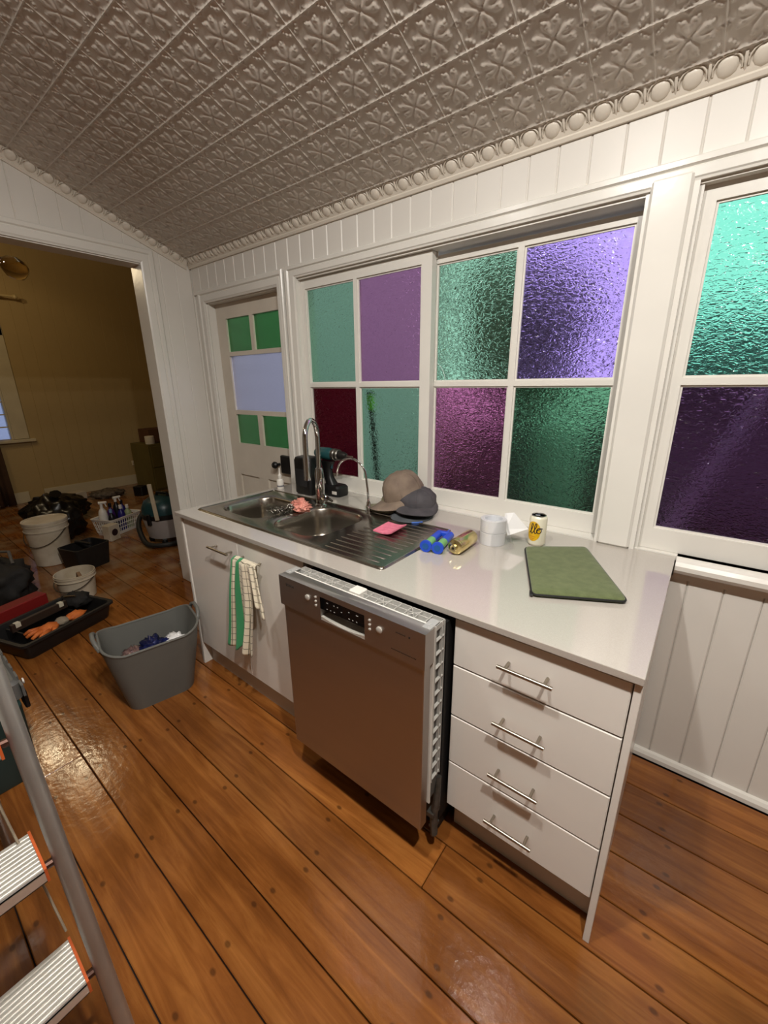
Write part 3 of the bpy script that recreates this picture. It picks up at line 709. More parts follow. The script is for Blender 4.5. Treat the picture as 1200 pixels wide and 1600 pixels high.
MB().tube([(bx+.015, by, ZT+.045), (bx+.042, by-.010, ZT+.048), (bx+.062, by-.018, ZT+.050)], [.017, .019, .016], 14).tube([(bx+.055, by-.015, ZT+.055), (bx+.13, by-.045, ZT+.052)], [.007, .006], 10).build('lever', CHROME, mt)
# ---- filter tap
ft = thing('filter_tap', 'slim chrome gooseneck filter tap beside the caps', 'tap', (.825, -.262, ZT))
fx, fy = .825, -.262
MB().lathe([(.016, 0), (.016, .005), (.0105, .010), (.0105, .052), (.007, .06)], (fx, fy, ZT), 18).tube([(fx, fy, ZT+.04), (fx+.02, fy-.03, ZT+.052)], [.006, .004], 8).build('base', CHROME, ft)
MB().tube([(fx, fy, ZT+.05), (fx-.004, fy, ZT+.12), (fx-.012, fy, ZT+.175)] + [(.722+.091*math.cos(t), fy-.012*k/12, 1.086+.080*math.sin(t)) for k, t in [(k, PI*k/12) for k in range(13)]] + [(.629, fy-.012, 1.066)], .0052, 12).build('spout', CHROME, ft)

# ================================================================== THINGS ON THE BENCH
ZB = .9001
# dropper bottle
db = thing('dropper_bottle', 'small white dropper bottle by the back corner of the sink', 'bottle', (.050, -.185, ZB))
MB().lathe([(0, 0), (.0205, 0), (.0215, .003), (.0215, .050), (.017, .060), (.010, .064), (.010, .07)], (.050, -.185, ZB), 20).build('body', WHITEP, db)
MB().lathe([(.012, .069), (.012, .085), (.0075, .09), (.005, .10), (.0035, .128), (0, .130)], (.050, -.185, ZB), 16).build('nozzle', WHITEP, db)
MB().lathe([(.0216, .014), (.0218, .016), (.0218, .022), (.0216, .024)], (.050, -.185, ZB), 20).build('label_band', mat('grey_print', (120, 118, 124), .5), db)
# black upright case
bc = thing('battery_charger', 'upright black plastic case between the mixer tap and the door', 'case', (.275, -.150, ZB))
m = MB(); m.loft([rrect(.205+i, .345-i, -.205+i, -.105-i, .022, ZB+z, 5) for z, i in ((0, .006), (.01, 0), (.20, 0), (.214, .005), (.219, .014))]); m.build('body', BLACKP, bc)
MB().box(.230, .320, -.2062, -.2045, ZB+.05, ZB+.15).build('front_panel', mat('matt_black', (34, 34, 36), .6), bc, bevel=.0005)
# cordless drill
cd = thing('cordless_drill', 'teal and black cordless drill standing on its battery', 'drill', (.415, -.09, ZB))
TEAL = mat('teal_plastic', (26, 74, 78), .4, var=.15, vscale=30)
bm_ = MB(); bm_.loft([rrect(.355, .495, -.135, -.045, .02, ZB+.0, 4), rrect(.352, .498, -.138, -.042, .022, ZB+.012, 4), rrect(.352, .498, -.138, -.042, .022, ZB+.050, 4), rrect(.362, .488, -.13, -.05, .018, ZB+.062, 4)]); bm_.build('battery', BLACKP, cd)
MB().cbox(.45, .485, -.1398, -.136, ZB+.016, ZB+.034, .001).build('battery_label', WHITEP, cd, 0)
MB().loft([rrect(.372, .442, -.118, -.062, .02, ZB+.06, 4), rrect(.352, .412, -.112, -.068, .02, ZB+.10, 4), rrect(.345, .402, -.112, -.068, .02, ZB+.15, 4), rrect(.335, .425, -.118, -.062, .02, ZB+.195, 4)]).build('grip', BLACKP, cd)
rx = Matrix.Rotation(PI/2, 4, 'Y')
MB().lathe([(0, 0), (.026, .004), (.034, .02), (.036, .09), (.033, .13), (.030, .135)], (.290, -.09, ZB+.235), 20, rx).build('motor_housing', TEAL, cd)
MB().lathe([(.030, 0), (.035, .004), (.035, .022), (.031, .026), (.032, .045), (.027, .05)], (.424, -.09, ZB+.235), 20, rx).build('gearbox', mat('grey_metal', (120, 118, 112), .35, .9, var=.2), cd)
MB().lathe([(.022, 0), (.023, .006), (.023, .03), (.014, .05), (.009, .052), (0, .052)], (.474, -.09, ZB+.235), 18, rx).build('chuck', mat('dark_chuck', (70, 68, 66), .35, .8, var=.2), cd)
MB().lathe([(.0035, 0), (.0035, .045), (0, .05)], (.525, -.09, ZB+.235), 8, rx).build('bit', SATIN, cd)
MB().cbox(.402, .415, -.097, -.083, ZB+.15, ZB+.185, .003).build('trigger', mat('teal_trigger', (30, 60, 66), .4), cd, 0)

# stacked caps
def cap(label, loc, rz, tilt, m, squash=1., s=1., trim=None, seed=0, inner=None, sag=.02):
    t = thing('baseball_cap', label, 'cap', loc, rz, 'caps stacked by the window')
    t.rotation_euler = (tilt[0], tilt[1], rz)
    T = lambda p: p
    rx_, ry_, h = .088*s, .098*s, .118*squash*s
    cr = MB(); nu, nv = 32, 12
    def crown(u, v):
        a = u*2*PI; ph = v*PI/2
        rr_ = math.cos(ph)**.72; zz = math.sin(ph)**.95
        w = noise.noise(Vector((math.cos(a)*2.2, math.sin(a)*2.2, v*3+seed*5)))*.10*(1-v*.5) + noise.noise(Vector((math.cos(a)*6, math.sin(a)*6, v*8+seed)))*.03
        return (rx_*rr_*math.cos(a)*(1+w), ry_*rr_*math.sin(a)*(1+w), h*zz*(1+w*.5) + .004)
    cr.grid(crown, nu, nv); cr.uv = {}
    cr.grid(lambda u, v: (rx_*(1-v)*math.cos(-u*2*PI), ry_*(1-v)*math.sin(-u*2*PI), .004), nu, 1); cr.uv = {}
    cr.build('crown', m, t, 180, world=False)
    for k in range(6):                                  # seams of the panels
        a = k*PI/3+PI/6; pts = [crown((a/(2*PI)) % 1, v/10) for v in range(0, 11)]
        sm = MB().tube([Vector(p)*1.004 for p in pts], .0011*s, 5); sm.build('seam', m, t, world=False)
    b = MB(); th = .0028
    def brim(u, v, dz):
        a = PI + u*PI                                   # front half circle, towards -y
        r_in = 1.; ex = math.cos(a); ey = math.sin(a)
        x0, y0 = rx_*ex, ry_*ey*.95
        ln = .082*s*(math.sin(u*PI)**.55)
        x = x0*(1+.12*v); y = y0 - v*ln
        return (x, y, .006+dz + sag*(.35 - (x/rx_)**2)*v*1.0 - .004*v)
    N_ = 20
    top = [[brim(i/N_, j/4, 0) for i in range(N_+1)] for j in range(5)]; bot = [[brim(i/N_, j/4, -th) for i in range(N_+1)] for j in range(5)]
    vs = [p for r_ in top for p in r_] + [p for r_ in bot for p in r_]; W = N_+1; O = 5*W
    fs = [(j*W+i, j*W+i+1, (j+1)*W+i+1, (j+1)*W+i) for j in range(4) for i in range(N_)] + [(O+j*W+i, O+(j+1)*W+i, O+(j+1)*W+i+1, O+j*W+i+1) for j in range(4) for i in range(N_)]
    fs += [(4*W+i, 4*W+i+1, O+4*W+i+1, O+4*W+i) for i in range(N_)]
    b.add(vs, fs); br_ = b.build('brim', inner or m, t, 50, world=False)
    if trim:
        MB().tube([Vector(p)+Vector((0, -.0005, -th/2)) for p in top[4][12:16]], .0035, 6).build('brim_tag', trim, br_, world=False)
    MB().lathe([(.007, 0), (.006, .003), (0, .005)], (0, 0, h+.003), 10).build('button', m, t, world=False)
    return t
BROWN = mat('brown_cotton', (136, 120, 104), .85, rgb2=(112, 97, 86), vscale=14, bump=.5, bscale=300)
OLIVE = mat('olive_cotton', (146, 140, 114), .85, rgb2=(122, 117, 94), vscale=10, bump=.5, bscale=300)
CHAR = mat('charcoal_cotton', (82, 79, 82), .85, rgb2=(64, 62, 66), vscale=14, bump=.5, bscale=300)
BLKC = mat('slate_cotton', (92, 97, 100), .85, rgb2=(72, 75, 80), vscale=12, bump=.5, bscale=300)
cap('slate cap with a blue tag at the bottom of the cap stack', (1.000, -.120, ZB+.012), math.radians(20), (.03, 0, 0), BLKC, .36, 1.05, mat('blue_piping', (70, 112, 200), .6), 1, sag=.010)
cap('charcoal cap in the cap stack with its peak towards the can', (1.000, -.095, ZB+.056), math.radians(30), (.13, .06, 0), CHAR, .50, 1.08, None, 2, sag=.022)
cap('olive cap in the cap stack with its peak towards the filter tap', (.900, -.105, ZB+.016), math.radians(-54), (.04, -.02, 0), OLIVE, .60, 1.0, None, 3, sag=.014)
cap('brown cap lying on top of the cap stack', (.925, -.100, ZB+.082), math.radians(-26), (.34, -.10, 0), BROWN, .88, 1.10, None, 4, sag=.030)

# pink sponge cloth on the drainer
sp = MB(); z0 = ZT+.007
q = [Vector((1.029, -.477, z0)), Vector((1.121, -.470, z0)), Vector((1.111, -.345, z0)), Vector((1.014, -.350, z0))]
def spz(u, v): return .010*(u-.5)**2*4*(.4+.6*u)
def spt(u, v, dz):
    p = (q[0]*(1-u)+q[1]*u)*(1-v) + (q[3]*(1-u)+q[2]*u)*v; return p + Vector((0, 0, spz(u, v)+dz))
sp.loft([[spt(u, v, 0) for v in [k/8 for k in range(9)]] + [spt(u, v, .0055) for v in [1-k/8 for k in range(9)]] for u in [k/10 for k in range(11)]])
solo(sp, 'sponge_cloth', mat('pink_sponge', (226, 128, 150), .9, rgb2=(206, 104, 130), vscale=60, bump=.8, bscale=200), 'flat pink sponge cloth lying on the drainer', 'sponge', smooth=50)
# crumpled pink cloth hanging on the sink divider
pc = MB().blob((.505, -.420, ZT+.026), (.052, .036, .024), .55, 2.6, 4, 91, flat=-.024).blob((.552, -.445, ZT+.022), (.034, .040, .020), .6, 3., 4, 92, flat=-.020).blob((.462, -.410, ZT+.020), (.028, .026, .018), .6, 3., 3, 93, flat=-.018)
solo(pc, 'wrung_cloth', mat('salmon_cloth', (228, 158, 142), .9, rgb2=(200, 122, 108), vscale=22, bump=1., bscale=90), 'wrung salmon pink cloth beside the mixer tap base', 'cloth', smooth=180)
# chain-mail pot scrubber draped over the divider
ch = thing('chain_scrubber', 'dark steel ring scrubber draped over the sink divider', 'scrubber', (.48, -.50, ZT))
rg = MB(); rnd = random.Random(9)
ringm = MB().tube([(.0105*math.cos(t), .0105*math.sin(t), 0) for t in [2*PI*k/12 for k in range(13)]], .0019, 6, cap=False)
ring_me = ringm.mesh('steel_ring', mat('dark_steel', (150, 146, 138), .25, 1, var=.3, vscale=60), 60)
for i in range(16):
    for j in range(5):
        x = .50 - .006*j + rnd.uniform(-.002, .002); u = i/15
        x = .455 + .085*abs(u-.0)*.75 + (j-2)*.010; y = -.565 + .165*u + (j-2)*.004
        inst('steel_ring', ring_me, (x, y, ZT+.008+rnd.uniform(0, .020)), ch, (rnd.uniform(-1, 1), rnd.uniform(-1, 1), rnd.uniform(0, 6)))
whp = [(.535, -.52, ZT+.005), (.585, -.50, ZT+.005), (.595, -.52, ZT+.005), (.545, -.545, ZT+.005), (.535, -.52, ZT+.005)]
solo(MB().tube(whp, .0022, 8, cap=False), 'wire_clip', CHROME, 'small bent chrome wire clip on the sink divider', 'clip')
bs = MB(); bs.grid(lambda u, v: (.300+.055*u, -.565+.03*v+.008*math.sin(u*6), ZT-.1665+.010*abs(math.sin(u*5+v*4))), 10, 6); bs.uv = {}
o = solo(bs, 'blue_scrap', mat('blue_cloth', (40, 120, 178), .8, var=.2, vscale=30), 'little blue scrap of cloth in the left sink bowl', 'cloth', smooth=180); o.modifiers.new('thick', 'SOLIDIFY').thickness = .002
# twin-barrel glue syringe
sy = thing('glue_syringe', 'blue and green twin-barrel glue syringe by the drainer edge', 'syringe', (1.325, -.40, ZB))
BLUE = mat('blue_plastic', (34, 76, 196), .35, var=.08); GRNT = mat('green_translucent', (140, 206, 130), .35, var=.06, trans=.35)
zsy = ZB+.0235
A_ = Vector((1.335, -.505, zsy)); B_ = Vector((1.290, -.285, zsy-.004)); ax = (B_-A_).normalized(); sd_ = Vector((-ax.y, ax.x, 0))
for s_ in (-1, 1):
    c = A_ + sd_*.0235*s_
    MB().tube([c+ax*.012, c+ax*.075], .0165, 18).build('barrel', GRNT, sy)
    MB().tube([c+ax*.075, c+ax*.165], [.0165, .0150], 18).build('plunger', BLUE, sy)
    e_ = MB().tube([c, c+ax*.010], .0232, 22).build('end_cap', BLUE, sy)
    MB().tube([c-ax*.0012, c], .0125, 16).build('stopper', mat('deep_blue_plastic', (24, 84, 150), .35), e_)
MB().cbox(-.030, .030, .150, .172, -.010, .010, .003, Matrix.Translation(A_) @ Matrix.Rotation(math.atan2(-ax.x, ax.y), 4, 'Z')).build('thumb_rest', BLUE, sy, 0)
MB().tube([A_+ax*.185, A_+ax*.225], [.006, .003], 10).build('nozzle', BLUE, sy)
# gold canister
gd = thing('gold_canister', 'small gold metal canister lying beside the glue syringe', 'canister', (1.42, -.40, ZB))
GOLD = mat('gold_metal', (232, 212, 150), .25, 1, var=.12, vscale=20)
c0 = Vector((1.414, -.470, ZB+.031)); ga = Vector((-.02, .99, 0)).normalized(); gm = Matrix.Translation(c0) @ Vector((0, 0, 1)).rotation_difference(ga).to_matrix().to_4x4()
MB().lathe([(.022, 0), (.0285, .004), (.030, .010), (.028, .014), (.030, .018), (.030, .135), (.027, .142), (0, .144)], (0, 0, 0), 28, gm).build('body', GOLD, gd)
MB().lathe([(0, -.002), (.008, -.002), (.009, -.010), (.0125, -.012), (.0125, .001), (.02, .001)], (0, 0, 0), 18, gm).build('valve', mat('pale_brass', (222, 210, 170), .3, 1), gd)
MB().lathe([(0, -.0125), (.005, -.0125), (.005, -.0115), (0, -.0115)], (0, 0, 0), 12, gm).build('valve_hole', DARK, gd)
# two rolls of clear tape, one on the other, and their torn wrapper
TAPE = mat('clear_tape', (238, 238, 240), .18, trans=.25, var=.05, vscale=20)
for z, lab in ((ZB, 'lower of two stacked rolls of wide clear tape'), (ZB+.0515, 'upper of two stacked rolls of wide clear tape')):
    t = thing('tape_roll', lab, 'tape', (1.472, -.262, z), 0, 'clear tape rolls')
    MB().lathe([(.038, 0), (.049, 0), (.050, .001), (.050, .049), (.049, .050), (.038, .050), (.038, 0)], (1.472, -.262, z), 36).build('tape', TAPE, t, 40)
    MB().lathe([(.0350, .0005), (.0378, .0005), (.0378, .0495), (.0350, .0495), (.0350, .0005)], (1.472, -.262, z), 36).build('core', mat('white_card', (214, 216, 220), .6), t, 40)
wp = MB()
def wrap(u, v):
    a = -1.25+u*1.9; r = .053+.045*v**1.5*max(0, math.sin(u*PI))
    return (1.472+r*math.cos(a), -.262+r*math.sin(a)*1.0, ZB+.002+.135*(1-v)*(.35+.65*math.sin(u*PI)) + .006*noise.noise(Vector((u*6, v*6, 1))))
wp.grid(wrap, 18, 10); wp.uv = {}
solo(wp, 'plastic_wrapper', mat('clear_film', (235, 240, 240), .08, trans=.95, alpha=.35), 'torn clear plastic wrapper round the tape rolls', 'wrapper', smooth=60)
pl = MB(); pl.add([(1.500, -.225, ZB+.118), (1.535, -.215, ZB+.125), (1.590, -.195, ZB+.062), (1.527, -.245, ZB+.035), (1.515, -.24, ZB+.06)], [(0, 1, 4), (1, 2, 4), (2, 3, 4)])
o = solo(pl, 'paper_flap', mat('white_paper', (232, 232, 232), .6), 'folded white paper insert leaning on the tape rolls', 'paper', smooth=0); o.modifiers.new('thick', 'SOLIDIFY').thickness = .0012
# drink can
cn = thing('drink_can', 'cream and yellow drink can with a black script word', 'can', (1.620, -.178, ZB))
CX, CY = 1.620, -.178
MB().lathe([(0, .004), (.022, .003), (.025, 0), (.027, .001), (.0325, .008), (.033, .012), (.033, .108), (.0315, .114), (.027, .1195)], (CX, CY, ZB), 40).build('body', mat('cream_can', (232, 227, 204), .28, .08, var=.03), cn)
MB().lathe([(.027, .1195), (.0275, .122), (.026, .123), (.0245, .119), (0, .118)], (CX, CY, ZB), 32).tube([(CX-.012, CY-.004, ZB+.1195), (CX+.004, CY+.001, ZB+.1195)], .004, 8).build('lid', mat('can_lid', (190, 192, 190), .25, 1), cn)
MB().lathe([(.0, .1186), (.007, .1186), (.007, .1188), (0, .1188)], (CX+.010, CY+.003, ZB), 12).build('mouth_hole', DARK, cn)
vd = Vector((2.08-CX, -1.746-CY)); a0 = math.atan2(vd.y, vd.x)
def on_can(x, z, r): a = a0 + x/.033; return (CX+r*math.cos(a), CY+r*math.sin(a), ZB+z)
yl = MB(); cxl, czl, rl = -.0165, .062, .036
def disc(u, v):
    x = -1+2*u; h = math.sqrt(max(0, 1-x*x)); xx = cxl + rl*x*.80; return on_can(xx, czl+(2*v-1)*h*rl*1.10, .0333)
yl.grid(disc, 24, 12); yl.uv = {}
yl.build('yellow_disc', mat('yellow_print', (226, 184, 30), .35, rgb2=(214, 164, 20), vscale=30), cn, 180)
def smooth_path(P, n=6):
    out = []
    for i in range(len(P)-1):
        p0, p1, p2, p3 = [Vector(P[max(0, min(len(P)-1, k))]) for k in (i-1, i, i+1, i+2)]
        for k in range(n):
            t = k/n; out.append(.5*((2*p1)+(p2-p0)*t+(2*p0-5*p1+4*p2-p3)*t*t+(3*p1-p0-3*p2+p3)*t**3))
    return out+[Vector(P[-1])]
lsc = [(-.006, .002), (.000, .010), (.0062, .026), (.0072, .037), (.0042, .0395), (.0012, .032), (.0002, .014), (.0020, .002), (.0060, .0005), (.0095, .006)]
script = smooth_path([(x-.030, z) for x, z in lsc] + [(x-.0165, z) for x, z in lsc[2:]])
osc = smooth_path([(-.0075, .004)]+[(.001+.0085*math.cos(t), .0105+.0105*math.sin(t)) for t in [2.6+2*PI*k/14 for k in range(16)]]+[(.0075, .019), (.013, .0165)])
lm = MB()
for st in (script, osc): lm.tube([on_can(p[0]+.005, .055+p[1]+.10*(p[0]+.01), .0332) for p in st], .0017, 8)
lm.build('lettering', mat('black_print', (26, 20, 34), .4), cn)
sx = MB()
for x0, x1, z in ((-.028, -.004, .040), (-.030, -.009, .032), (-.028, -.012, .027)):
    sx.grid(lambda u, v: on_can(x0+(x1-x0)*u, z+.0016*v, .0335), 6, 1)
sx.uv = {}; sx.build('small_print', mat('orange_print', (190, 110, 30), .5), cn, 0)['kind'] = 'stuff'
# laptop sleeve
ls = thing('laptop_sleeve', 'olive green zipped laptop sleeve lying on the bench', 'sleeve', (1.78, -.37, ZB))
Q = [Vector((1.752, -.612, 0)), Vector((1.984, -.492, 0)), Vector((1.790, -.128, 0)), Vector((1.606, -.262, 0))]
def sl_pt(p, z):
    u, v = p[0], p[1]; w = (Q[0]*(1-u)+Q[1]*u)*(1-v) + (Q[3]*(1-u)+Q[2]*u)*v; return (w.x, w.y, z)
rings = []
for ins, z in ((.02, .001), (.004, .003), (0, .007), (0, .011), (.006, .0155), (.03, .018), (.12, .019)):
    rings.append([sl_pt(p, ZB+z) for p in rrect(ins, 1-ins, ins, 1-ins, .055, 0, 5)])
MB().loft(rings).build('body', mat('olive_felt', (98, 108, 70), .9, rgb2=(84, 94, 58), vscale=40, bump=.5, bscale=260, sheen=.2), ls, 60)
ring = [Vector(sl_pt(p, ZB+.009)) for p in rrect(-.003, 1.003, -.003, 1.003, .055, 0, 5)]
MB().tube(ring+[ring[0]], .0032, 8, cap=False).build('zip', mat('black_zip', (24, 24, 24), .6), ls)
zp = Vector(sl_pt((.01, .06), ZB+.010))
MB().cbox(-.005, .005, -.030, 0, -.0015, .0015, .001, Matrix.Translation(zp+Vector((-.004, 0, -.002))) @ Matrix.Rotation(.35, 4, 'Z')).build('zip_pull', mat('black_zip', (24, 24, 24)), ls, 0)

# tea towel over the handle of the right-hand door
def towel_material():
    m, N, L, b = node_mat('checked_tea_towel')
    uv = N.new('ShaderNodeUVMap'); sep = N.new('ShaderNodeSeparateXYZ'); L.new(uv.outputs[0], sep.inputs[0])
    u = sep.outputs[0]; v = sep.outputs[1]
    def line(c, n, w): return math_n(N, L, 'LESS_THAN', math_n(N, L, 'FRACT', math_n(N, L, 'MULTIPLY', c, n)), w)
    grid_ = math_n(N, L, 'MAXIMUM', line(u, 13., .10), line(v, 16., .085))
    def band(c, a, e): return math_n(N, L, 'MULTIPLY', math_n(N, L, 'GREATER_THAN', c, a), math_n(N, L, 'LESS_THAN', c, e))
    green = math_n(N, L, 'MAXIMUM', band(u, .30, .46), band(u, -.1, .07))
    m1 = N.new('ShaderNodeMix'); m1.data_type = 'RGBA'; L.new(grid_, m1.inputs[0]); m1.inputs[6].default_value = lin((226, 216, 192)); m1.inputs[7].default_value = lin((112, 104, 84))
    m2 = N.new('ShaderNodeMix'); m2.data_type = 'RGBA'; L.new(green, m2.inputs[0]); L.new(m1.outputs[2], m2.inputs[6]); m2.inputs[7].default_value = lin((52, 138, 88))
    L.new(m2.outputs[2], b.inputs['Base Color']); b.inputs['Roughness'].default_value = .9; b.inputs['Sheen Weight'].default_value = .2
    return m
TOW = towel_material()
tt = thing('tea_towel', 'green striped and checked tea towel hanging on the cabinet door handle', 'towel', (.62, -.85, .30))
def tow(u, v):                                    # v 0 behind the bar .. over it .. 1 hem
    xs_ = .556+.128*u; fold = .010*math.sin(u*19+1)+.004*math.sin(u*37)
    if v < .12:
        t = v/.12; return (xs_, -.833+.004*fold, .66+t*.135)
    if v < .2:
        t = (v-.12)/.08; a = PI*t; return (xs_, -.846+.011*math.cos(a)-fold*.2*t, .796+.010*math.sin(a))
    t = (v-.2)/.8; spread = 1+.45*t
    return (.612+(xs_-.620)*spread-.052*t+.006*math.sin(u*8+t*4), -.858-.010*t-fold*(.4+1.3*t)-.006*math.sin(t*5+u*3), .794-t*(.455-.05*abs(u-.4)+.03*math.sin(u*9)))
m = MB(); m.grid(tow, 60, 50); o = m.build('hanging_length', TOW, tt, 180); o.modifiers.new('thick', 'SOLIDIFY').thickness = .0025
def tow2(u, v):
    if v < .25:
        a = PI*v/.25; return (.678+.035*u, -.846+.011*math.cos(a), .796+.010*math.sin(a))
    t = (v-.25)/.75
    return (.672+.046*u*(1+.2*t)+.030*t, -.858-.006*math.sin(u*9)*(1+t)-.004*t, .794-t*(.165+.055*u))
m = MB(); m.grid(tow2, 24, 26); m.uv = {k: (.5+.3*a, b*.5) for k, (a, b) in m.uv.items()}
o = m.build('short_flap', TOW, tt, 180); o.modifiers.new('thick', 'SOLIDIFY').thickness = .0025

# ================================================================== FLOOR OF THE KITCHEN
# ---- grey flexible tub
TUBG = mat('grey_rubber_tub', (102, 102, 97), .5, var=.10, vscale=5, bump=.2, bscale=30)
tub_o = Vector((.045, -1.060, 0)); tub_r = math.radians(-13)
tb = thing('rubble_tub', 'grey flexible rubber tub of rubbish beside the cabinet', 'tub', tub_o, tub_r)
def tub_ring(f, z, ins=0):
    hx = (.112*(1-f)+.158*f)-ins; hy = (.150*(1-f)+.212*f)-ins
    pts = rrect(-hx, hx, -hy, hy, .065+.02*f, 0, 7)
    return [(p[0], p[1], z + (f**3)*.030*(abs(p[1])/.21)**2 + f**3*.012*math.cos(p[0]*14)) for p in pts]
H_ = .335
outer = [tub_ring(f, H_*f) for f in (0, .03, .2, .4, .6, .8, .92, 1.)]; innr = [tub_ring(f, max(H_*f, .008), .006) for f in (1., .92, .8, .6, .4, .2, .03, 0)]
MB().loft(outer+innr).build('body', TUBG, tb, 60, world=False)
rp_ = tub_ring(1., H_, .002)
MB().tube(rp_+[rp_[0]], .006, 8, cap=False).build('rim', TUBG, tb, world=False)
for s_ in (-1, 1):
    hp = [(-.075, s_*.212, H_+.024), (-.062, s_*.222, H_+.052), (-.03, s_*.228, H_+.068), (.03, s_*.228, H_+.068), (.062, s_*.222, H_+.052), (.075, s_*.212, H_+.024)]
    MB().tube(hp, .0095, 10).build('handle', TUBG, tb, world=False)
TW = WM[tb]
def in_tub(x, y, z): return TW @ Vector((x, y, z))
def crumple(name, label, cat, c, size, m, seed, group=None, amp=.5, sub=4):
    return solo(MB().blob((0, 0, 0), size, amp, 4., sub, seed), name, m, label, cat, c, group, smooth=180)
crumple('foil_packet', 'crumpled navy foil packet in the grey tub', 'packet', in_tub(-.03, .01, .225), (.075, .06, .045), mat('navy_foil', (26, 36, 92), .3, .3, rgb2=(12, 16, 50), vscale=14), 1)
crumple('snack_wrapper', 'maroon and silver striped wrapper in the grey tub', 'wrapper', in_tub(-.04, -.085, .215), (.06, .05, .035), mat('striped_wrapper', (160, 130, 120), .35, .3, rgb2=(58, 34, 48), vscale=30, stretch=(.3, 2, 1)), 2)
crumple('paper_scrunch', 'scrunched white paper in the grey tub', 'paper', in_tub(-.01, .11, .235), (.055, .045, .03), mat('white_paper', (232, 232, 232)), 3)
crumple('brown_scrap', 'brown cardboard scrap between the packet and the paper in the tub', 'cardboard', in_tub(.03, .05, .20), (.045, .04, .03), mat('brown_card', (132, 104, 80), .8, var=.2), 4)
crumple('clear_bag', 'shiny clear bag at the near left corner of the tub', 'bag', in_tub(.0, -.135, .205), (.05, .045, .035), mat('shiny_film', (150, 156, 150), .15, .2, rgb2=(80, 84, 80), vscale=25), 5)
crumple('rubbish_bed', 'dark loose rubbish filling the bottom of the tub', 'rubbish', in_tub(0, 0, .10), (.11, .155, .09), mat('dark_rubbish', (52, 50, 48), .8, rgb2=(90, 84, 76), vscale=30), 6, amp=.25)

# ---- aluminium step ladder, partly in frame
la = thing('step_ladder', 'aluminium step ladder standing in the near left corner', 'ladder', (1.2, -1.9, 0))
ALU = mat('dull_aluminium', (182, 180, 176), .45, .9, var=.15, vscale=12); ALUT = mat('ribbed_aluminium', (216, 214, 208), .36, .7, var=.08, vscale=30)
ORG = mat('orange_end_cap', (190, 88, 40), .5, var=.15)
def rx_at(z): return 1.400-.262*z
for yy, nm in ((-1.688, 'front_rail'), (-2.10, 'front_rail')):
    MB().tube([(rx_at(0), yy, .012), (rx_at(1.75), yy, 1.75)], .0145, 14).build(nm, ALU, la)
    MB().tube([(rx_at(0)+.002, yy, 0), (rx_at(.05), yy, .06)], .016, 12).build('rubber_foot', BLACKP, la)
for z in (.40, .65, .90, 1.15, 1.40, 1.65):
    x1 = rx_at(z)+.018; x0 = x1-.112
    tr = MB().box(x0, x1, -2.075, -1.718, z-.028, z-.026).box(x0, x0+.002, -2.075, -1.718, z-.028, z-.003).box(x1-.002, x1, -2.075, -1.718, z-.028, z-.003).box(x0, x1, -2.075, -1.718, z-.005, z-.003)
    t = tr.build('tread', ALUT, la, 0)
    for k in range(11):
        xx = x0+.005+k*.0102
        rb = MB(); rb.add([(xx-.003, y, z-.003) for y in (-2.075, -1.718)]+[(xx-.0018, y, z+.0005) for y in (-2.075, -1.718)]+[(xx+.0018, y, z+.0005) for y in (-2.075, -1.718)]+[(xx+.003, y, z-.003) for y in (-2.075, -1.718)], [(0, 1, 3, 2), (2, 3, 5, 4), (4, 5, 7, 6), (0, 2, 4, 6), (1, 7, 5, 3)])
        rb.build('tread_rib', ALUT, t, 0)
    MB().box(x0, x1, -1.7178, -1.7135, z-.030, z+.002).build('end_cap', ORG, t, 0)
    MB().tube([(x1-.020, -1.7135, z-.012), (rx_at(z), -1.690, z-.012)], .008, 10).build('pivot_rod', mat('dark_bronze', (64, 40, 30), .4, .6), la)
    MB().tube([(x1-.020, -2.075, z-.012), (rx_at(z), -2.098, z-.012)], .008, 10).build('pivot_rod', mat('dark_bronze', (64, 40, 30)), la)
for yy in (-1.745, -2.045):
    MB().tube([(rx_at(1.7)-.03, yy, 1.70), (.44, yy, .01)], .015, 12).build('rear_leg', ALU, la)
MB().box(.545, .565, -2.045, -1.745, .285, .315).build('rear_brace', ALUT, la, 0)
MB().cbox(rx_at(1.75)-.14, rx_at(1.75)+.04, -2.125, -1.665, 1.74, 1.79, .006).build('top_cap', ORG, la, 0)
cdp = [(1.05, -1.752, 1.0), (1.10, -1.744, .8), (1.145, -1.735, .66), (1.165, -1.722, .52), (1.20, -1.716, .42)]
MB().tube(cdp, .0022, 6).build('cord', mat('grey_cord', (150, 136, 116), .8), la)

# ---- teal tool case with a grey lid
tc_ = thing('storage_case', 'dark teal storage case with a grey lid beside the ladder', 'case', (-.25, -1.77, 0))
m = MB(); m.loft([rrect(-.62+i, .168-i, -1.95+i, -1.585-i, .02, z, 4) for z, i in ((0, .012), (.012, .006), (.335, 0))]); m.build('body', mat('dark_teal', (28, 52, 50), .5, var=.15, vscale=8), tc_)
m = MB(); m.loft([rrect(-.64+i, .125-i, -1.965+i, -1.570-i, .02, z, 4) for z, i in ((.336, .004), (.34, 0), (.405, 0), (.42, .012))])
for k in range(9): m.box(-.60+k*.085, -.60+k*.085+.05, -1.5702, -1.562, .345, .395)
m.build('lid', mat('grey_case_plastic', (92, 92, 90), .5, var=.12, vscale=14), tc_)
MB().cbox(.03, .10, -1.572, -1.556, .27, .35, .004).build('latch', BLACKP, tc_, 0)
MB().tube([(.062+.010*math.cos(t), -1.553, .375+.010*math.sin(t)) for t in [2*PI*k/14 for k in range(15)]], .0032, 6, cap=False).build('key_ring', WHITEP, tc_)

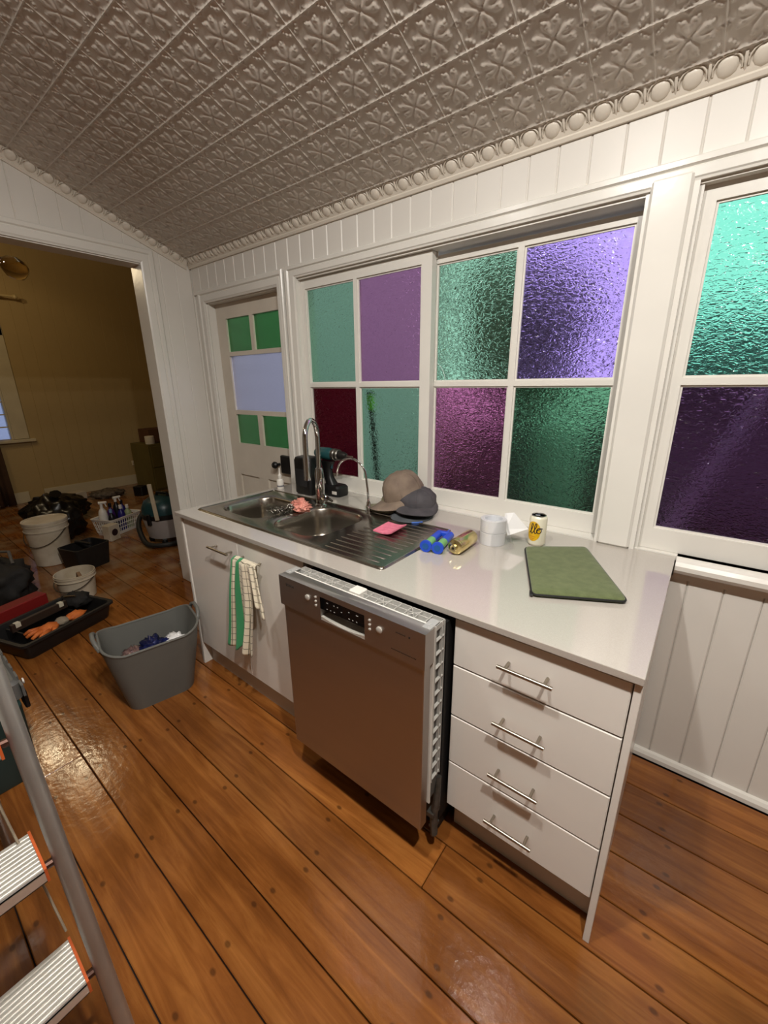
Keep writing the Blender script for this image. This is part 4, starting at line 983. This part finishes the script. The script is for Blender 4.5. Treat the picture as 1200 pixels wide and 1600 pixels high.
# ================================================================== BACK ROOM
CREAM = mat('grubby_white_plastic', (206, 196, 178), .5, rgb2=(178, 164, 140), vscale=7)
def bucket(loc, r0_, r1_, h, label, lid, tiltz=0):
    b = thing('plastic_bucket', label, 'bucket', loc, tiltz)
    o_ = [(r0_*.96, 0), (r0_, .004), (r0_+(r1_-r0_)*.78, h*.78), (r1_*1.03, h*.785), (r1_*1.035, h*.81), (r1_*1.0, h*.815), (r1_*1.0, h*.9), (r1_*1.03, h*.905), (r1_*1.035, h*.93), (r1_*1.01, h*.935), (r1_*1.02, h)]
    i_ = [(r1_*.97, h), (r1_*.96, h*.9), (r0_*.96, .01), (0, .008)]
    MB().lathe(o_+i_, (0, 0, 0), 36).build('body', CREAM, b, 40, world=False)
    if lid: MB().lathe([(r1_*1.04, h-.018), (r1_*1.05, h-.004), (r1_*1.04, h+.003), (r1_*.94, h+.004), (r1_*.92, h-.002), (0, h-.001)], (0, 0, 0), 36).build('lid', CREAM, b, 40, world=False)
    hp = [(r1_*1.05*math.cos(t), -r1_*.55*abs(math.sin(t))**.7-r1_*.50*abs(math.sin(t)), h*.80-h*.32*math.sin(t)) for t in [PI*k/16 for k in range(17)]]
    hp = [(p[0], min(p[1], -math.sqrt(max(0, (r1_*1.01)**2-p[0]**2))) if abs(p[0]) < r1_ else p[1], p[2]) for p in hp]
    MB().tube(hp, .0035, 6).build('handle', mat('wire_dark', (70, 64, 54), .5, .6), b, world=False)
    return b
bucket((-2.42, -.87, 0), .135, .158, .40, 'tall white lidded bucket in front of the black bags', True, math.radians(40))
bucket((-1.46, -.965, 0), .105, .125, .20, 'short open white bucket behind the tool tray', False, math.radians(40))
br2 = MB().cbox(-.04, .04, -.012, .012, 0, .14, .003, Matrix.Translation((-1.47, -.95, .06)) @ Matrix.Rotation(.5, 4, 'Y'))
solo(br2, 'block_brush', mat('tan_wood', (128, 98, 70), .7, var=.2), 'tan wooden block standing in the short white bucket', 'block', smooth=0)
# black tool tray
TRAYB = mat('black_tool_plastic', (30, 29, 29), .45, var=.3, vscale=20)
ty = thing('tool_tray', 'large open black plastic tool tray in the doorway', 'tray', (-1.03, -1.235, 0), math.radians(19))
hx, hy = .195, .275
def tr_ring(hx, hy, z, r=.03): return [(p[0], p[1], z) for p in rrect(-hx, hx, -hy, hy, r, 0, 4)]
MB().loft([tr_ring(hx-.03, hy-.03, 0), tr_ring(hx-.022, hy-.022, .012), tr_ring(hx-.006, hy-.006, .095), tr_ring(hx+.008, hy+.008, .10), tr_ring(hx+.008, hy+.008, .115), tr_ring(hx-.012, hy-.012, .115), tr_ring(hx-.02, hy-.02, .095), tr_ring(hx-.034, hy-.034, .018), tr_ring(hx-.05, hy-.05, .015)]).build('body', TRAYB, ty, 40, world=False)
for y in (-.16, .13): MB().box(-hx+.03, hx-.02, y-.004, y+.004, .016, .088).build('divider', TRAYB, ty, 0, world=False)
MB().box(-hx+.08, -hx+.088, -.16, .13, .016, .088).build('divider', TRAYB, ty, 0, world=False)
TY = WM[ty]
def at_ty(x, y, z): return TY @ Vector((x, y, z))
# orange glove
gl = thing('work_glove', 'orange rubber work glove with a grey cuff in the tool tray', 'glove', at_ty(.10, -.01, .07), math.radians(19))
GLV = mat('orange_rubber', (216, 118, 52), .6, rgb2=(180, 88, 36), vscale=16)
m = MB().blob((.0, -.075, .03), (.045, .06, .026), .25, 4, 3, 11)
for k, (a, l) in enumerate(((-.5, .05), (-.2, .065), (.08, .065), (.36, .055))):
    bx_, by_ = .032*(k-1.5), -.115; m.tube([(bx_*.8, -.09, .03), (bx_+math.sin(a)*l*.6, by_-l*.5, .034), (bx_+math.sin(a)*l, by_-l, .022)], [.014, .013, .009], 8)
m.tube([(.03, -.07, .03), (.065, -.075, .035), (.08, -.10, .028)], [.015, .013, .009], 8)
m.blob((.01, .085, .032), (.042, .058, .024), .3, 4, 3, 12)
m.build('hand', GLV, gl, 180, world=False)
MB().blob((.004, .005, .034), (.038, .036, .025), .2, 4, 3, 13).build('cuff', mat('grey_knit', (150, 138, 120), .9, var=.2, vscale=60), gl, 180, world=False)
# spirit level and red box behind it
lv = thing('spirit_level', 'dark spirit level with pale end caps across the tool tray', 'level', at_ty(-.02, -.005, .116), math.radians(19))
MB().cbox(-.012, .012, -.20, .12, 0, .05, .002).build('beam', mat('dark_brown_metal', (58, 46, 38), .45, .3), lv, 0, world=False)
for y in (-.165, .085): MB().cbox(-.0135, .0135, y-.014, y+.014, .022, .0515, .001).build('vial', mat('pale_vial', (206, 200, 180), .4), lv, 0, world=False)
rb_ = MB().cbox(-.05, .05, -.15, .15, 0, .17, .006)
solo(rb_, 'red_case', mat('dark_red_plastic', (128, 26, 24), .5, var=.15), 'dark red case behind the tool tray', 'case', (-1.30, -1.335, 0), smooth=0, rz=math.radians(19))
kb = thing('tool_pouch', 'black tool pouch at the far end of the tool tray', 'pouch', at_ty(-.05, .20, .09), math.radians(25))
MB().blob((0, 0, .03), (.09, .07, .05), .4, 3, 3, 21).build('pouch', mat('black_canvas', (34, 32, 31), .85, var=.3, vscale=30), kb, 180, world=False)
MB().tube([(-.03, -.05, .075), (.05, -.04, .085)], .006, 8).build('buckle', SATIN, kb, world=False)
# bags
BAGM = mat('black_bin_liner', (22, 20, 20), .30, rgb2=(12, 11, 11), vscale=10, bump=.8, bscale=18)
CANV = mat('dark_canvas', (34, 32, 30), .8, rgb2=(22, 20, 20), vscale=14, bump=.5, bscale=80)
tbg = thing('tool_bag', 'bulging black tool bag beside the red case', 'bag', (-1.80, -1.36, 0), .4)
MB().blob((0, 0, .16), (.26, .20, .17), .30, 2.5, 4, 31, flat=-.16).build('body', CANV, tbg, 180, world=False)
for s_ in (-1, 1): MB().tube([(-.10, s_*.08, .29), (-.07, s_*.10, .36), (.05, s_*.11, .37), (.09, s_*.09, .29)], .011, 8).build('handle', mat('grey_webbing', (92, 86, 78), .8), tbg, world=False)
MB().cbox(.10, .17, -.20, -.15, .20, .30, .01).build('pocket', mat('grey_webbing', (92, 86, 78)), tbg, 0, world=False)
def binbag(label, loc, size, seed):
    t = thing('rubbish_bag', label, 'bag', loc)
    MB().blob((0, 0, size[2]*.82), size, .24, 2.8, 4, seed, flat=-size[2]*.82).build('sack', BAGM, t, 180, world=False)
    MB().tube([(0, 0, size[2]*1.55), (.02, .01, size[2]*1.75), (.06, .02, size[2]*1.95)], [.03, .02, .05], 8).build('tied_neck', BAGM, t, world=False)
binbag('fullest black rubbish bag behind the tall white bucket', (-3.16, -.62, 0), (.30, .22, .24), 41)
binbag('flatter black rubbish bag below the far window sill', (-3.85, -.45, 0), (.28, .32, .17), 42)
binbag('black rubbish bag in the shadow of the brown curtain', (-4.25, -1.42, 0), (.28, .25, .26), 43)
bxk = thing('black_crate', 'dark plastic crate between the white buckets', 'crate', (-2.06, -.72, 0), .3)
MB().loft([tr_ring(.11, .13, 0), tr_ring(.13, .15, .20), tr_ring(.118, .138, .20), tr_ring(.10, .12, .012)]).build('body', TRAYB, bxk, 40, world=False)
MB().cbox(-.10, .10, -.012, .012, .205, .225, .004).build('handle', TRAYB, bxk, 0, world=False)
solo(MB().blob((0, 0, .02), (.20, .14, .035), .4, 3, 3, 51, flat=-.018), 'drop_cloth', mat('grubby_cloth', (150, 138, 118), .9, rgb2=(104, 92, 74), vscale=12), 'pale crumpled drop cloth on the floor beside the tool bag', 'cloth', (-2.55, -1.32, 0), smooth=180)
# laundry basket with bottles
bk = thing('laundry_basket', 'white slotted plastic basket full of cleaning bottles', 'basket', (-2.86, -.17, 0), math.radians(25))
BW, BD, BH = .135, .20, .185
m = MB().loft([tr_ring(BW-.025, BD-.025, 0), tr_ring(BW-.02, BD-.02, .03), tr_ring(BW-.026, BD-.026, .03), tr_ring(BW-.03, BD-.03, .008)]); m.build('base', WHITEP, bk, 40, world=False)
m = MB().loft([tr_ring(BW-.002, BD-.002, BH-.03), tr_ring(BW+.008, BD+.008, BH-.002), tr_ring(BW+.004, BD+.004, BH), tr_ring(BW-.008, BD-.008, BH-.004), tr_ring(BW-.008, BD-.008, BH-.03)], False, False); m.build('rim', WHITEP, bk, 40, world=False)
lo = tr_ring(BW-.021, BD-.021, .028); hi = tr_ring(BW-.004, BD-.004, BH-.028)
def along(ring, t):
    n = len(ring); L_ = [0]
    for i in range(n): L_.append(L_[-1]+(Vector(ring[(i+1) % n])-Vector(ring[i])).length)
    d = t*L_[-1]
    for i in range(n):
        if d <= L_[i+1]: return Vector(ring[i]).lerp(Vector(ring[(i+1) % n]), (d-L_[i])/max(1e-9, L_[i+1]-L_[i]))
    return Vector(ring[0])
for k in range(44): MB().tube([along(lo, k/44), along(hi, k/44)], .0035, 5).build('slat', WHITEP, bk, world=False)
for f in (.33, .66):
    mid = [Vector(a).lerp(Vector(b), f) for a, b in zip(lo, hi)]
    MB().tube(mid+[mid[0]], .0035, 5, cap=False).build('hoop', WHITEP, bk, world=False)
BKW = WM[bk]
def bottle(x, y, h, r, m, capm, label, spray=False, handle=False):
    p = BKW @ Vector((x, y, .009)); t = thing('cleaning_bottle', label, 'bottle', p, random.uniform(0, 3), 'cleaning bottles in the basket')
    MB().lathe([(0, 0), (r, 0), (r, h*.62), (r*.8, h*.74), (r*.35, h*.82), (r*.35, h*.88)], (0, 0, 0), 16).build('body', m, t, 50, world=False)
    if spray:
        MB().tube([(0, 0, h*.86), (0, 0, h*.97)], .014, 10).tube([(-.02, 0, h*.985), (.055, 0, h)], [.016, .011], 10).tube([(.035, 0, h*.97), (.045, 0, h*.86)], .006, 8).build('trigger_head', capm, t, world=False)
    else: MB().lathe([(r*.42, h*.86), (r*.42, h), (0, h)], (0, 0, 0), 14).build('cap', capm, t, world=False)
NAVY = mat('navy_bottle', (36, 30, 110), .35, var=.1); BLKB = mat('black_bottle', (24, 24, 30), .35); GRNB = mat('sage_bottle', (150, 160, 120), .4, var=.1); PURB = mat('purple_bottle', (66, 30, 100), .35)
bottle(-.04, -.12, .34, .042, WHITEP, WHITEP, 'white spray bottle at the left of the basket', True)
bottle(.055, -.11, .27, .035, BLKB, mat('pale_blue_cap', (120, 150, 190), .4), 'black bottle with a pale blue cap in the basket')
bottle(-.03, -.03, .31, .038, PURB, BLKB, 'purple bottle with a black cap in the basket')
bottle(.05, .02, .28, .037, NAVY, WHITEP, 'navy bottle with a white cap in the basket')
bottle(-.04, .06, .35, .036, BLKB, WHITEP, 'black spray bottle with a white head in the basket', True)
bottle(.045, .11, .26, .038, GRNB, WHITEP, 'sage green bottle at the right of the basket')
bottle(-.045, .135, .30, .034, NAVY, BLKB, 'navy bottle with a black cap in the basket')
pb = thing('powder_box', 'cream carton with a dark round emblem in front of the basket', 'carton', (-2.60, -.33, 0), math.radians(25))
MB().cbox(-.045, .045, -.06, .06, 0, .165, .004).build('carton', CREAM, pb, 0, world=False)
MB().lathe([(0, 0), (.036, 0), (.036, .001), (0, .0012)], (.0455, 0, .085), 20, Matrix.Rotation(PI/2, 4, 'Y')).build('emblem', mat('dark_emblem', (40, 24, 30), .5), pb, world=False)
# vacuum cleaner
vc = thing('vacuum_cleaner', 'drum vacuum cleaner with a dark teal top and coiled hose', 'vacuum', (-2.13, .03, 0), .4)
MB().lathe([(.155, .06), (.175, .07), (.205, .25), (.20, .27), (0, .27)], (0, 0, 0), 32).build('drum', mat('grey_drum', (150, 142, 138), .45, var=.1), vc, 40, world=False)
MB().lathe([(.207, .265), (.212, .28), (.212, .31), (.20, .315)], (0, 0, 0), 32).build('band', BLACKP, vc, 40, world=False)
MB().lathe([(.205, .312), (.20, .37), (.175, .43), (.12, .465), (0, .472)], (0, 0, 0), 32).build('motor_head', mat('dark_teal_shell', (24, 58, 62), .35, var=.15), vc, 40, world=False)
for s_ in (-1, 1): MB().cbox(-.02, .02, s_*.21-.012, s_*.21+.012, .22, .33, .004).build('clip', BLACKP, vc, 0, world=False)
MB().tube([(-.07, 0, .46), (-.06, 0, .50), (.06, 0, .50), (.07, 0, .46)], .014, 10).build('handle', BLACKP, vc, world=False)
hs_ = []
for k in range(60):
    t = k/59*2.0*PI*.62 + 2.6; r = .262+.02*math.sin(k*.2)
    hs_.append((r*math.cos(t), r*math.sin(t)*1.0, .30-.26*S(k/59, .0, .55)+.0))
MB().tube(hs_, .024, 10).build('hose', mat('hose_black', (28, 30, 30), .5, var=.3, vscale=60), vc, world=False)
for k in range(4):
    a = k*PI/2+.5; MB().lathe([(0, 0), (.022, .004), (.03, .03), (.022, .055), (.0, .06)], (.16*math.cos(a), .16*math.sin(a), .0), 12).build('castor', BLACKP, vc, world=False)
    MB().tube([(.16*math.cos(a), .16*math.sin(a), .05), (.13*math.cos(a), .13*math.sin(a), .075)], .02, 8).build('castor_arm', GREYP, vc, world=False)
stick = MB().cbox(-.018, .018, -.008, .008, 0, .36, .002, Matrix.Translation((-1.955, -.125, .28)) @ Matrix.Rotation(.9, 4, 'Z') @ Matrix.Rotation(-.05, 4, 'Y'))
solo(stick, 'timber_offcut', mat('pale_stick', (186, 172, 146), .7, var=.1), 'pale timber offcut standing against the vacuum cleaner', 'offcut', smooth=0)
crumple('rag', 'small grubby white rag by the doorway jamb', 'rag', (-1.32, -.20, .045), (.06, .05, .045), mat('grubby_cloth', (150, 138, 118)), 61)
# olive cabinet with boxes on it
oc = thing('filing_cabinet', 'olive green steel cabinet by the back wall', 'cabinet', (-4.62, 1.12, 0), math.radians(6))
OLV = mat('olive_enamel', (104, 92, 46), .5, var=.15, vscale=6)
MB().cbox(-.24, .24, -.26, .26, .0, .70, .006).build('body', OLV, oc, 0, world=False)
for z in (.03, .36): 
    d = MB().cbox(.2405, .255, -.235, .235, z, z+.31, .004).build('drawer', OLV, oc, 0, world=False)
    MB().tube([(.262, -.06, z+.20), (.275, -.05, z+.20), (.275, .05, z+.20), (.262, .06, z+.20)], .006, 8).build('handle', SATIN, d, world=False)
solo(MB().cbox(-.14, .14, -.17, .17, 0, .20, .004).box(-.142, .142, -.02, .02, .199, .201), 'brown_carton', mat('brown_carton_card', (96, 62, 36), .8, var=.15), 'brown cardboard carton on the olive cabinet', 'carton', (-4.70, 1.16, .701), smooth=0, rz=.1)
solo(MB().lathe([(.02, 0), (.062, 0), (.064, .004), (.064, .11), (.060, .114), (.02, .114), (.02, 0)], n=28), 'paper_roll', mat('roll_paper', (226, 218, 200), .85, var=.05), 'white paper towel roll on the front of the olive cabinet', 'paper roll', (-4.45, .97, .701))
solo(MB().blob((0, 0, .035), (.09, .07, .04), .4, 4, 3, 71, flat=-.034), 'dark_bag', CANV, 'small dark bag on the olive cabinet beside the paper roll', 'bag', (-4.44, 1.24, .701), smooth=180)
# power point on the far wall
pp = thing('power_outlet', 'cream double power outlet low on the far wall', 'outlet', (FX+.014, 1.0, .34))
MB().cbox(FX+.0125, FX+.021, .94, 1.06, .30, .375, .003).build('plate', mat('outlet_cream', (214, 200, 166), .4), pp, 0)
for y in (.97, 1.03): MB().cbox(FX+.0205, FX+.026, y-.008, y+.008, .352, .364, .001).build('switch', WHITEP, pp, 0)
for y in (.97, 1.03):
    MB().box(FX+.0206, FX+.0214, y-.010, y-.007, .318, .332).build('slot', BLACKP, pp, 0); MB().box(FX+.0206, FX+.0214, y+.007, y+.010, .318, .332).build('slot', BLACKP, pp, 0)
# clutter along the far wall
solo(MB().cbox(-.09, .09, -.12, .12, 0, .12, .004), 'paper_carton', CREAM, 'small pale carton against the far wall', 'carton', (-4.75, -.03, 0), smooth=0, rz=.3)
solo(MB().blob((0, 0, .05), (.16, .22, .06), .4, 4, 3, 81, flat=-.048), 'cable_heap', mat('tangled_cable', (120, 108, 92), .8, rgb2=(60, 50, 40), vscale=30), 'tangled pale cable heap on the floor by the far wall', 'cable', (-4.6, .34, 0), smooth=180)
solo(MB().cbox(-.07, .07, -.06, .06, 0, .14, .008), 'black_gadget', BLACKP, 'little black box on the floor near the far wall', 'box', (-4.3, .66, 0), smooth=0, rz=.5)
# curtain and rod
cu = thing('curtain', 'long brown curtain at the left of the far window', 'curtain', (-4.98, -.95, 0))
m = MB(); m.grid(lambda u, v: (-5.02+.035*math.sin(u*34)+.01*math.sin(u*70), -1.35+.72*u-.03*v*math.sin(u*5), .03+2.36*(1-v)), 70, 8); m.uv = {}
o = m.build('drape', mat('brown_curtain', (72, 48, 28), .9, var=.25, vscale=8), cu, 180); o.modifiers.new('thick', 'SOLIDIFY').thickness = .003
cr_ = thing('curtain_rod', 'cream curtain rod with a round finial over the far window', 'curtain rod', (-5.1, -.9, 2.42))
MB().tube([(-5.04, -1.7, 2.60), (-5.04, -.10, 2.60)], .013, 10).build('rod', mat('cream_rod', (190, 168, 120), .5), cr_)
MB().lathe([(0, -.03), (.022, -.02), (.03, 0), (.022, .02), (0, .03)], (-5.04, -.075, 2.60), 14, Matrix.Rotation(PI/2, 4, 'X')).build('finial', mat('cream_rod', (190, 168, 120)), cr_)
for y in (-.2, -1.5): MB().box(-5.199, -5.05, y-.01, y+.01, 2.59, 2.61).build('bracket', mat('cream_rod', (190, 168, 120)), cr_, 0)
# hanging light of the back room with glass globes
hl = thing('hanging_light', 'dark metal hanging light with smoked glass globes in the back room', 'light', (-3.22, -.95, 2.9))
BRZ = mat('dark_bronze', (64, 40, 30)); SMK = mat('smoked_glass', (196, 170, 120), .03, trans=1, ior=1.3)
MB().tube([(-3.22, -.95, 3.42), (-3.22, -.95, 2.86)], .012, 10).lathe([(0, 0), (.05, .01), (.06, .04), (.02, .07)], (-3.22, -.95, 2.82), 16).lathe([(.06, -.03), (.07, 0), (.0, .0)], (-3.22, -.95, 3.42), 16).build('stem', BRZ, hl)
for p in ((-2.985, -.605, 2.575), (-3.60, -1.15, 2.86), (-2.97, -.98, 2.86)):
    P_ = Vector(p); c = Vector((-3.22, -.95, 2.85))
    a = MB().tube([c, c.lerp(P_, .55)+Vector((0, 0, .03)), P_], .009, 8).build('arm', BRZ, hl)
    dd = (P_-c).normalized() if p[2] < 2.7 else Vector((0, 0, -1))
    MB().tube([P_-dd*.02, P_+dd*.04], [.02, .024], 12).build('socket', BRZ, a)
    if p[2] < 2.7:
        gm_ = Matrix.Translation(P_+dd*.02) @ Vector((0, 0, 1)).rotation_difference(dd).to_matrix().to_4x4()
        MB().lathe([(.03, 0), (.065, .03), (.09, .085), (.085, .14), (.06, .18), (0, .20)], (0, 0, 0), 24, gm_).build('globe', SMK, a, 60)
